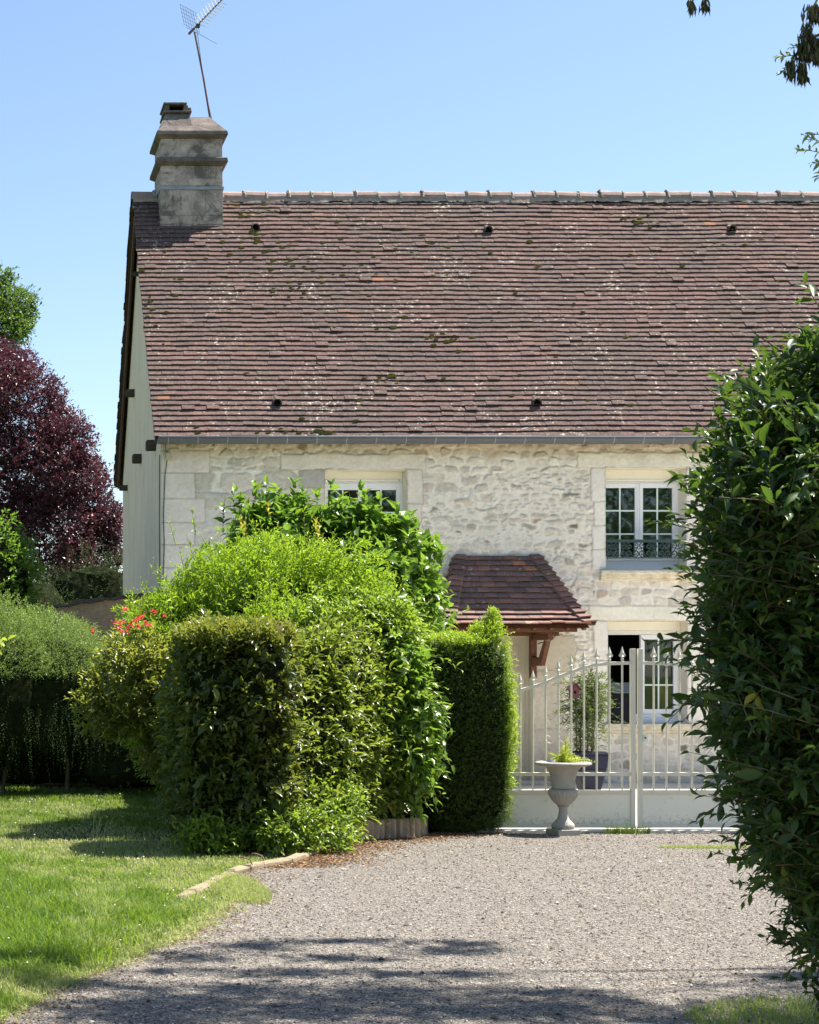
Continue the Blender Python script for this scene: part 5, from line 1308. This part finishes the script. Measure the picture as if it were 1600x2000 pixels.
# a few yellowed sprigs
Pt = np.array([P(px, py, 17.0) for px, py in ((470, 1035), (478, 1050), (524, 1008), (617, 1040), (622, 1056), (700, 1440), (735, 1500), (760, 1380))])
arr = shoots(Pt, np.array([[0, -.3, 1.]] * len(Pt)), np.full(len(Pt), .13), 7, .05, .4, rng, 35, 0); V, F, v, t = leaves_arr(*arr, 'hi'); mesh('leaves', V, [F], mat_yel, h2, {'v': v, 't': t})
# side flank of mixed looser leaves over the bed
flank = [(3.72, 16.75, 1.0, .50, .55, .85), (3.85, 17.0, 1.45, .55, .5, .75), (3.3, 16.9, 1.75, .6, .5, .5)]
foliage('side_foliage', h2, mat_skirt, flank, 3300, .26, 8, .066, .38, rng, 'hi', outw=.8, upw=.3, rnd=.55, rough=.18, depth=.35, tipfac=.6, droop=.4, freq=4)

loose(h2, mat_skirt, flank, 230, .40, 10, .07, .36, rng, 'hi', up=.2, droop=.45)
# lilac behind and its lower limb
h3 = empty('lilac_shrub', (4.2, 19.6, 0), 'tall shrub with heart shaped glossy leaves against the stone wall', 'shrub')
lbs = [(3.95, 19.7, 2.15, 1.16, .85, 1.28), (4.55, 19.4, 1.55, .34, .6, 1.1), (3.3, 19.5, 2.5, .5, .6, .85)]
core(lbs, .74).build('shade_hull', M['core'], h3)
foliage('foliage', h3, mat_lilac, lbs, 2700, .34, 8, .108, .62, rng, 'heart', outw=.7, upw=.35, rnd=.5, rough=.16, depth=.3, droop=.3, ang=75, pair=True, tipfac=.5)
loose(h3, mat_lilac, lbs, 130, .40, 7, .11, .60, rng, 'heart', up=.6, pair=True, ang=72, cut=lambda p: p[:, 2] > 1.6)
tops = [(437, 972), (470, 960), (458, 945), (497, 935), (520, 930), (575, 932), (590, 940), (620, 950), (708, 938), (740, 960), (812, 1010), (802, 1000), (850, 1045), (862, 1060), (660, 965), (545, 955), (775, 975)]
Pt = np.array([P(px + rng.uniform(-3, 5), py + 55, 19.4) for px, py in tops]); E = np.array([P(px, py + 8, 19.4) for px, py in tops]); D = E - Pt; Lw = np.linalg.norm(D, axis=1)
arr = shoots(Pt, D, Lw, 8, .105, .6, rng, 72, 0, pair=True, tipfac=.8); V, F, v, t = leaves_arr(*arr, 'heart'); mesh('leaves', V, [F], mat_lilac, h3, {'v': v, 't': t})
V, F = twig_mesh(Pt, D, Lw, .004, 0); mesh('twigs', V, [F], M['greentwig'], h3)
low = [(4.0, 16.6, 1.2, .30, .25, .70), (4.02, 16.5, .75, .22, .2, .40), (4.0, 16.8, 1.7, .16, .25, .35)]
foliage('low_limb', h3, mat_lilac, low, 620, .30, 7, .095, .58, rng, 'heart', outw=.8, upw=-.1, rnd=.5, rough=.3, depth=.8, droop=.5, ang=70, tipfac=.8, twig=M['greentwig'], zmin=.35)
st = MB(); st.tube([(4.1, 19.5, 0), (4.1, 19.5, 1), (4.05, 19.4, 2.2)], [.05, .04, .02], 8); st.tube([(4.2, 19.4, 0.05), (4.5, 18.9, .8), (4.3, 17.2, 1.2), (4.12, 16.6, 1.4)], [.03, .025, .018, .01], 6); st.build('stems', M['bark'], h3)

# clipped box hedge by the gate
h4 = empty('box_hedge', (4.7, 17.2, 0), 'clipped small leaved hedge block with bright sunny edge beside the gate', 'hedge')
bx_ = [(4.70, 17.25, .92, .37, .52, .90, 9.0)]
core(bx_, .90, rough=.04).build('shade_hull', M['core'], h4)
foliage('foliage', h4, mat_boxshade, bx_, 12000, .085, 7, .024, .5, rng, 'lo', outw=.9, upw=.4, rnd=.5, rough=.045, depth=.12, tipfac=.1, droop=.05, freq=5)
tpb = [(4.66, 17.2, 1.84, .34, .48, .06, 3.0), (4.92, 17.1, 1.90, .16, .26, .13), (4.98, 17.05, 1.99, .07, .12, .14)]
foliage('top_shoots', h4, mat_boxlit, tpb, 2100, .10, 8, .026, .5, rng, 'lo', outw=.4, upw=1.0, rnd=.4, rough=.2, depth=.8, tipfac=.9, clear=0)
sp = [(5.08, 17.0, 1.05, .055, .26, .86)]
foliage('loose_sprigs', h4, mat_boxlit, sp, 1300, .13, 10, .025, .5, rng, 'lo', outw=.7, upw=.5, rnd=.6, rough=.3, depth=.9, tipfac=.9, zmin=.1)
st = MB()
for q in range(6): x = 4.50 + q * .09; st.tube([(x, 16.9 + .03 * q, 0), (x + .02, 17.0, .4), (x, 17.1, .9)], [.014, .012, .008], 6)
st.build('stems', M['bark'], h4)

# photinia with red young leaves on bare stems
h5 = empty('photinia_shrub', (1.95, 16.9, 0), 'open shrub with yellow green leaves and red flowers on bare stems', 'shrub')
ph = [(1.62, 16.9, 1.45, .48, .45, .50), (1.30, 16.8, 1.22, .30, .3, .28), (1.85, 16.9, .95, .30, .35, .45)]
mat_ph = leaf_mat('photinia_leaf', [(0, (.04, .07, .012)), (.5, (.08, .13, .02)), (1, (.18, .20, .04))], tip=(.42, .40, .05), trans=(.45, .5, .06), tf=.42, rough=.32)
foliage('foliage', h5, mat_ph, ph, 900, .26, 8, .066, .40, rng, 'hi', outw=.8, upw=.5, rnd=.5, rough=.15, depth=.6, tipfac=.6, droop=.15, twig=M['twig'])
st = MB()
for (x, dx, h) in ((2.02, -.12, 1.3), (2.08, .0, 1.4), (1.98, -.3, 1.3), (2.12, .06, 1.2)):
    st.tube([(x, 17.0, 0), (x + .02, 17.0, .45), (x + dx * .5, 16.95, .9), (x + dx * 1.6, 16.9, h + .3)], [.032, .026, .02, .008], 8)
st.build('stems', M['bark'], h5)
# red blossoms: rounded petals in clusters
mat_red = leaf_mat('red_petal', [(0, (.55, .03, .03)), (1, (.85, .12, .10))], trans=(1, .15, .12), tf=.45, rough=.5)
Pt = np.array([P(px, py, 16.55 + rng.uniform(-.1, .1)) for px, py in ((230, 1225), (236, 1232), (248, 1232), (240, 1215), (272, 1208), (276, 1203), (272, 1222), (284, 1216), (256, 1222), (262, 1212), (292, 1222), (300, 1197), (246, 1192), (320, 1205), (181, 1232), (225, 1218))])
n = 7; pos = np.repeat(Pt, n, 0) + rng.normal(size=(len(Pt) * n, 3)) * .012; dr_ = rng.normal(size=pos.shape) + (0, -.4, .3); ln_ = np.full(len(pos), .030)
V, F, v, t = leaves_arr(pos, dr_, rng.normal(size=pos.shape) + (0, -1, .3), ln_, ln_ * .9, rng.random(len(pos)), np.zeros(len(pos)), 'hi'); mesh('blossoms', V, [F], mat_red, h5, {'v': v, 't': t})

# cascading cotoneaster on the far left
h6 = empty('cascading_shrub', (.9, 21.8, 0), 'wide arching shrub of fine grey green sprays hanging over the lawn', 'shrub')
cb_ = [(.95, 22.0, 1.45, 1.0, .9, .88), (.2, 21.7, 1.45, 1.0, .9, .95), (1.85, 22.3, 1.30, .6, .7, .68), (-1.1, 22.0, 1.5, 1.2, 1.0, 1.0)]
foliage('foliage', h6, mat_cot, cb_, 9000, .26, 14, .022, .42, rng, 'lo', outw=.8, upw=.7, rnd=.5, rough=.14, depth=.35, tipfac=.8, droop=.3, cut=lambda p: p[:, 2] > 1.5)
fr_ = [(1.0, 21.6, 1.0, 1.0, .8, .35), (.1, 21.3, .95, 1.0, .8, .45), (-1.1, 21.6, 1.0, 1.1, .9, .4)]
mat_frondshade = leaf_mat('frond_shade_leaf', [(0, (.010, .024, .008)), (.6, (.022, .045, .012)), (1, (.045, .08, .02))], trans=(.12, .22, .03), tf=.1, rough=.65, spec=.15)  # hanging sprays darkened in colour for the shade under the overhang
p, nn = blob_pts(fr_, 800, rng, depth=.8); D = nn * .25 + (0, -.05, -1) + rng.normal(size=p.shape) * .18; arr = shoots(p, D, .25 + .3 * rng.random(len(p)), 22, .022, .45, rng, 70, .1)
V, F, v, t = leaves_arr(*arr); mesh('leaves', V, [F], mat_frondshade, h6, {'v': v, 't': t})
core([(1.0, 22.1, 1.15, .95, .65, .75), (.2, 22.0, 1.15, .9, .7, .8), (-1.1, 22.2, 1.2, 1.1, .8, .8), (1.9, 22.4, 1.0, .5, .5, .6)], 1.0).build('shade_hull', M['core'], h6)
st = MB()
for q in range(4):
    x = -1.2 + q * .8; st.tube([(x, 22.0, 0), (x + .1 * math.sin(q), 21.95, .6), (x + .25 * math.sin(q * 2), 21.8, 1.2)], [.03, .02, .01], 6)
st.build('stems', M['bark'], h6)
# dark hedge behind it, closing the garden
h6b = empty('dark_back_hedge', (.5, 23.3, 0), 'dense unlit hedge behind the arching shrub and red flowered shrub', 'hedge')
db = [(.6, 23.5, .85, 1.9, .5, .95, 6), (-1.9, 23.6, .9, 1.6, .5, 1.0, 6)]
db2 = [(2.75, 20.6, .8, .35, 2.0, .85, 5), (2.1, 22.4, .75, .9, .9, .8, 4)]
core(db + db2, .85, rough=.05).build('shade_hull', M['core'], h6b)
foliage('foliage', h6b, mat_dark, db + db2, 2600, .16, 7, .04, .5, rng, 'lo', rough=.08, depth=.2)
# left shrub in the middle distance
h7 = empty('broadleaf_shrub', (.2, 25.5, 0), 'sunlit mid green shrub rising at the left edge before the purple tree', 'shrub')
b7 = [(.35, 25.3, 2.75, .62, .7, 1.0), (-.5, 25.4, 2.9, .9, .8, 1.2), (.1, 25.3, 1.6, .9, .7, 1.3)]
core(b7, .72).build('shade_hull', M['core'], h7)
foliage('foliage', h7, mat_lilac, b7, 1900, .28, 8, .085, .42, rng, 'lo', rough=.16, depth=.35, droop=.3, tipfac=.8)
# yellow green twig at the very left
h8 = empty('young_maple', (-.2, 20.4, 0), 'young leafy branch with large yellow green leaves at the left edge', 'sapling')
b8 = [(.12, 20.3, 1.9, .32, .3, .26)]
foliage('foliage', h8, leaf_mat('lime_leaf', [(0, (.16, .26, .03)), (1, (.36, .42, .05))], trans=(.5, .6, .05), tf=.5), b8, 45, .25, 6, .085, .55, rng, 'hi', rough=.2, depth=.8, droop=.3, twig=M['twig'])
st = MB(); st.tube([(-.5, 20.4, 0), (-.45, 20.4, .8), (-.2, 20.35, 1.5), (.15, 20.3, 1.95)], [.03, .025, .015, .006], 6); st.build('trunk', M['bark'], h8)
# conifer hedge beyond the wall
h9 = empty('conifer_hedge', (1.5, 32, 0), 'grey green conifer hedge glimpsed between purple tree and gable', 'hedge')
b9 = [(1.0, 32.5, 1.7, 1.1, .9, 1.75, 3), (2.3, 33.0, 1.8, 1.1, .9, 1.9, 3), (3.3, 33, 1.9, .9, .8, 2.0, 3), (-.8, 32.5, 1.6, 1.2, .9, 1.5, 3)]
core(b9, .8).build('shade_hull', M['core'], h9)
foliage('foliage', h9, leaf_mat('conifer_leaf', [(0, (.03, .06, .025)), (.6, (.055, .095, .035)), (1, (.10, .14, .05))], trans=(.2, .3, .08), tf=.25), b9, 3400, .3, 9, .04, .3, rng, 'lo', rough=.12, depth=.3, upw=.7)

# ------------------------------------------------------------------ trees
def branches(trunk_pts, radii, targets, mb=None, r0=.05, seed=1):
    mb = mb or MB(); mb.tube(trunk_pts, radii, 10); rr = random.Random(seed)
    for tgt in targets:
        i = rr.randrange(max(1, len(trunk_pts) // 2), len(trunk_pts)); s = Vector(trunk_pts[i]); e = Vector(tgt); md = s.lerp(e, .5) + Vector((rr.uniform(-.1, .1), rr.uniform(-.1, .1), .12 * (e - s).length))
        mb.tube([tuple(s), tuple(s.lerp(md, .6)), tuple(md), tuple(md.lerp(e, .6)), tuple(e)], [r0, r0 * .8, r0 * .6, r0 * .4, r0 * .15], 6)
    return mb
t1 = empty('purple_leaf_tree', (-.6, 37, 0), 'deep purple leaved plum tree filling the left edge beside the gable', 'tree')
pp = []
for (px, py, r_) in ((-60, 760, 120), (20, 800, 110), (60, 860, 105), (110, 920, 95), (0, 940, 150), (150, 1000, 75), (190, 1060, 52), (90, 1050, 110), (-60, 1030, 130), (170, 930, 55), (-150, 900, 140), (25, 720, 55), (85, 780, 50), (130, 850, 60), (205, 1010, 36), (120, 1110, 45), (-90, 700, 70), (185, 1100, 42), (215, 1040, 34), (218, 1090, 30), (222, 1000, 22), (150, 1090, 45), (60, 1120, 50)):
    x, y, z = P(px, py, 37 + rng.uniform(-.8, .8)); q = r_ * 37 / FPX; pp.append((x, y, z, q, q * .9, q * .95))
branches([(-.6, 37, 0), (-.55, 37, 1.6), (-.4, 37, 3.2), (-.3, 37, 4.6), (-.4, 37, 6)], [.2, .17, .14, .1, .05], [b_[:3] for b_ in pp], r0=.06).build('trunk', M['bark'], t1)
foliage('crown', t1, mat_purple, pp, 13000, .42, 9, .078, .5, rng, 'lo', outw=.7, upw=.4, rnd=.6, rough=.22, depth=.55, tipfac=.35, droop=.25, freq=2, clear=.6)
t2 = empty('oak_tree', (-2.4, 56, 0), 'distant green tree crown cut by the left edge above the purple tree', 'tree')
pp = []
for (px, py, r_) in ((-20, 560, 45), (20, 590, 40), (45, 590, 28), (10, 640, 40), (50, 610, 22), (-60, 620, 70), (20, 650, 30), (-100, 700, 90), (10, 545, 22), (48, 640, 18), (-40, 740, 80)):
    x, y, z = P(px, py, 56 + rng.uniform(-1, 1)); q = r_ * 56 / FPX; pp.append((x, y, z, q, q, q * .9))
branches([(-2.4, 56, 0), (-2.3, 56, 4), (-2.0, 56, 8), (-1.6, 56, 11.5)], [.4, .35, .25, .1], [b_[:3] for b_ in pp], r0=.12).build('trunk', M['bark'], t2)
foliage('crown', t2, mat_oak, pp, 2600, .6, 9, .13, .5, rng, 'lo', rough=.25, depth=.6, clear=.6, freq=1.2)

# big dark bush at the right, near the camera
h10 = empty('dark_privet_bush', (3.4, 6.2, 0), 'large dark unlit bush close by with long arching leafy shoots', 'bush')
def prof(py):   # outline of the bush against the wall, as left edge pixel per height
    return np.interp(py, [600, 640, 690, 740, 800, 900, 1000, 1150, 1300, 1450, 1560, 1680, 1760, 1850], [1600, 1540, 1468, 1425, 1392, 1370, 1364, 1366, 1388, 1424, 1470, 1545, 1605, 1660])
bl = []
for py in range(835, 1790, 80):
    for k_ in range(3):
        d = 5.75 + rng.uniform(-.25, .35) + .3 * k_; xl = PX(prof(py - 50) + 42, d); r_ = .34 + .12 * k_
        bl.append((xl + r_ * .92 + .32 * k_, d, PZ(py, d), r_, r_, .30))
for py in range(680, 1500, 55):
    d = 5.7 + rng.uniform(-.2, .2); bl.append((PX(prof(py) + 122 + rng.uniform(-25, 25), d), d, PZ(py + 20, d), .11, .16, .10))
bl += [(3.6, 6.3, 1.4, .75, .7, 1.25, 2.5), (4.4, 6.6, 1.6, .9, .9, 1.5, 2.5), (3.75, 6.3, .75, .55, .6, .55)]
core([(3.55, 6.3, 1.5, .75, .60, 1.2, 2.5), (4.4, 6.6, 1.6, .9, .8, 1.45, 2.5), (3.0, 6.05, 1.6, .42, .40, .70), (3.25, 6.15, 1.2, .5, .4, .65)], .92).build('shade_hull', M['core'], h10)
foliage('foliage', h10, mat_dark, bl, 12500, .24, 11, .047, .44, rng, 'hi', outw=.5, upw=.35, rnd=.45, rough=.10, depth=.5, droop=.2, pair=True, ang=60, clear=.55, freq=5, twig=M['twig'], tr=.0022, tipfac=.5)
loose(h10, mat_dark, bl[:-3], 150, .25, 12, .054, .38, rng, 'hi', up=.3, droop=.2, pair=True, twig=M['twig'], tipfac=.6, cut=lambda p: p[:, 0] < PX(1640, 6))
sh = [(1378, 690), (1395, 700), (1425, 700), (1460, 690), (1330, 800), (1320, 850), (1345, 870), (1300, 905), (1310, 925), (1290, 970), (1330, 990), (1310, 1020), (1300, 1090), (1315, 1120), (1305, 1150), (1330, 1190), (1350, 1240), (1330, 1270), (1345, 1330), (1350, 1380), (1325, 1435), (1360, 1490), (1385, 1560), (1400, 1610), (1420, 1640), (1455, 1690), (1370, 1730 - 100), (1515, 1760), (1545, 1800), (1545, 1840), (1575, 1640 + 160), (1345, 1520), (1580, 610), (1510, 660), (1340, 1000), (1325, 1400), (1480, 655), (1560, 1855), (1590, 1860), (1310, 1060), (1335, 1215)]
Pt, D = [], []
for (px, py) in sh:
    d = 5.55 + rng.uniform(-.2, .3); e = np.array(P(px + 14, py, d)); up_ = -.09 if py > 900 else -.24
    s = e + np.array([.38 + rng.uniform(0, .1), rng.uniform(-.1, .25), up_ - rng.uniform(0, .12)]); Pt.append(s); D.append(e - s)
Pt, D = np.array(Pt), np.array(D); Lw = np.linalg.norm(D, axis=1)
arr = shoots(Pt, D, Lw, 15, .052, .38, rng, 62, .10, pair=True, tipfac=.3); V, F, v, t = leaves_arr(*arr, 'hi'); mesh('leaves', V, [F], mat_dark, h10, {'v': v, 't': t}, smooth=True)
V, F = twig_mesh(Pt, D, Lw, .0028, .10); mesh('twigs', V, [F], M['twig'], h10)
st = MB()
for q in range(7): x = 3.3 + q * .2; st.tube([(x, 6.4, 0), (x + .05, 6.35, .6), (x - .1 + .05 * q, 6.3, 1.6)], [.022, .018, .01], 6)
st.build('stems', M['bark'], h10)

# ash tree overhead, trunk outside the picture to the right
t3 = empty('ash_tree', (8.6, 10.6, 0), 'ash tree whose leaves and dark key clusters hang into the top corner', 'tree')
mat_ash = leaf_mat('ash_leaf', [(0, (.04, .08, .015)), (.6, (.09, .15, .03)), (1, (.20, .24, .06))], trans=(.4, .5, .1), tf=.4)
ab = [(7.6, 7.9, 7.8, 1.5, 1.3, 1.2), (9.8, 9.2, 8.6, 1.9, 1.6, 1.4), (6.4, 7.8, 8.0, 1.7, 1.0, .9), (8.6, 8.5, 6.8, 1.6, 1.6, 1.3)]
rb_ = np.random.default_rng(77)
for gx, gy, rx_ in ((.7, 8.3, .5), (1.5, 8.2, .6), (2.3, 8.2, .6), (3.1, 8.0, .6), (3.9, 7.9, .5), (.5, 8.9, .4), (1.3, 8.8, .5), (2.1, 8.75, .6), (2.8, 8.7, .4), (1.0, 9.3, .4), (1.7, 9.25, .5), (2.5, 9.2, .35),
                    (1.25, 9.75, .35), (1.95, 9.7, .45), (1.6, 10.15, .35), (2.15, 10.3, .40), (1.0, 8.5, .6), (1.9, 8.5, .6), (2.7, 8.3, .6), (.8, 8.0, .6), (3.6, 7.7, .6), (.3, 9.4, .4), (2.6, 9.95, .35), (2.75, 10.2, .25), (4.6, 9.1, .22), (.6, 7.7, .6), (1.8, 7.6, .7), (3.0, 7.5, .7)):
    h_ = rb_.uniform(6.7, 8.2); ab.append((gx + .5 * h_, gy + .16 * h_, h_, rx_ * (1.3 if gy < 9 else 1.1), rb_.uniform(.13, .22) * (1.5 if gy < 9 else 1), .14))
lim = [(4.9, 8.9, 7.2), (5.9, 9.5, 7.4), (6.2, 8.0, 7.8), (6.2, 10.5, 8.1), (9.8, 9.4, 9.2), (8.6, 8.6, 7.0), (5.3, 9.9, 7.3), (5.2, 10.4, 6.2)]
branches([(8.6, 10.6, 0), (8.5, 10.55, 2), (8.3, 10.5, 4), (8.0, 10.4, 5.8), (7.8, 10.3, 7.4)], [.28, .24, .2, .16, .1], lim, r0=.020).build('trunk', M['bark'], t3)
foliage('crown', t3, mat_ash, ab, 8200, .30, 12, .075, .34, rng, 'lo', outw=.5, upw=-.1, rnd=.8, rough=.3, depth=.95, droop=.35, pair=True, ang=55, clear=0, freq=2)
# the sprays that hang into the picture
Pt = np.array([P(px, py, 10.0) for px, py in ((1552, 108), (1575, 98), (1556, 128), (1606, 262), (1602, 298), (1612, 278), (1618, 315), (1612, 340), (1360, -20), (1385, -30))])
E = np.array([P(px, py, 9.95) for px, py in ((1513, 110), (1548, 90), (1522, 138), (1570, 262), (1560, 288), (1582, 270), (1586, 318), (1597, 345), (1345, -12), (1400, -10))])
arr = shoots(Pt, E - Pt, np.linalg.norm(E - Pt, axis=1) * 1.1, 11, .042, .34, rng, 60, .05, pair=True); V, F, v, t = leaves_arr(*arr, 'hi'); mesh('leaves', V, [F], mat_ash, t3, {'v': np.clip(v + .6, 0, 1), 't': t})  # leaf values raised so these sprays look sunlit
st = MB(); V, F = twig_mesh(Pt, E - Pt, np.linalg.norm(E - Pt, axis=1), .003, .05); mesh('twigs', V, [F], M['twig'], t3)
keys = []
for (px, py, w_, h_, n) in ((1352, -6, 6, 24, 40), (1378, -8, 6, 24, 40), (1590, 5, 14, 36, 130), (1575, 62, 14, 62, 260), (1595, 70, 8, 60, 120), (1545, 112, 8, 40, 90), (1568, 118, 9, 44, 100), (1578, 40, 10, 30, 60)):
    for _ in range(n): keys.append((*P(px + rng.normal() * w_ * .55, py + rng.random() * h_ * .7, 10.0 + rng.normal() * .04),))
keys = np.array(keys); dr_ = rng.normal(size=keys.shape) * .14 + (0, 0, -1); ln_ = .05 + .03 * rng.random(len(keys))
mat_key = leaf_mat('ash_key', [(0, (.035, .030, .016)), (.7, (.075, .075, .03)), (1, (.15, .17, .05))], trans=(.15, .14, .05), tf=.12, rough=.6)
V, F, v, t = leaves_arr(keys, dr_, rng.normal(size=keys.shape), ln_, ln_ * .16, rng.random(len(keys)), np.zeros(len(keys))); mesh('key_clusters', V, [F], mat_key, t3, {'v': v, 't': t})
tw = MB(); 
for (a_, b_) in (((5.2, 10.4, 6.2), P(1640, -60, 10.1)), (P(1640, -60, 10.1), P(1585, 20, 10.0)), (P(1640, -60, 10.1), P(1620, 60, 10)), (P(1620, 60, 10), P(1552, 108, 10)), (P(1640, -60, 10.1), P(1640, 220, 10)), (P(1640, 220, 10), P(1606, 290, 10)), ((5.2, 10.4, 6.2), P(1380, -40, 10))):
    a_, b_ = Vector(a_), Vector(b_); tw.tube([tuple(a_), tuple(a_.lerp(b_, .5) + Vector((0, 0, .03))), tuple(b_)], [.010, .008, .005], 5)
tw.build('hanging_twigs', M['twig'], t3)

# garden trees behind the photographer: they close the place on that side and stand in the window reflections
for i, (x, y, h_, r_) in enumerate(((11.8, -7, 10, 3.4), (16, -4, 10, 3.8), (23, -7, 10, 4.0), (2.5, -12, 9, 3.4), (-6, -8, 10, 4), (20, 6, 9, 3.2))):
    tt = empty('garden_tree', (x, y, 0), 'broad green tree ' + ['opposite the house beyond the photographer', 'second tree opposite the house', 'tree at the far end opposite the house', 'tree behind the start of the drive', 'tree behind the lawn', 'tree beside the drive past the ash'][i], 'tree', 'trees standing out of view opposite the house')
    rg2 = np.random.default_rng(200 + i); bb_ = [(x + rg2.normal() * r_ * .4, y + rg2.normal() * r_ * .35, h_ * (.35 + .11 * q) , r_ * .62, r_ * .55, r_ * .5) for q in range(6)]
    branches([(x, y, 0), (x, y, h_ * .25), (x + .1, y, h_ * .5), (x, y, h_ * .75)], [.3, .25, .18, .08], [q[:3] for q in bb_], r0=.1, seed=i).build('trunk', M['bark'], tt)
    foliage('crown', tt, mat_oak, bb_, 1500, .7, 6, .2, .5, rg2, 'lo', rough=.2, depth=.5, clear=.6)
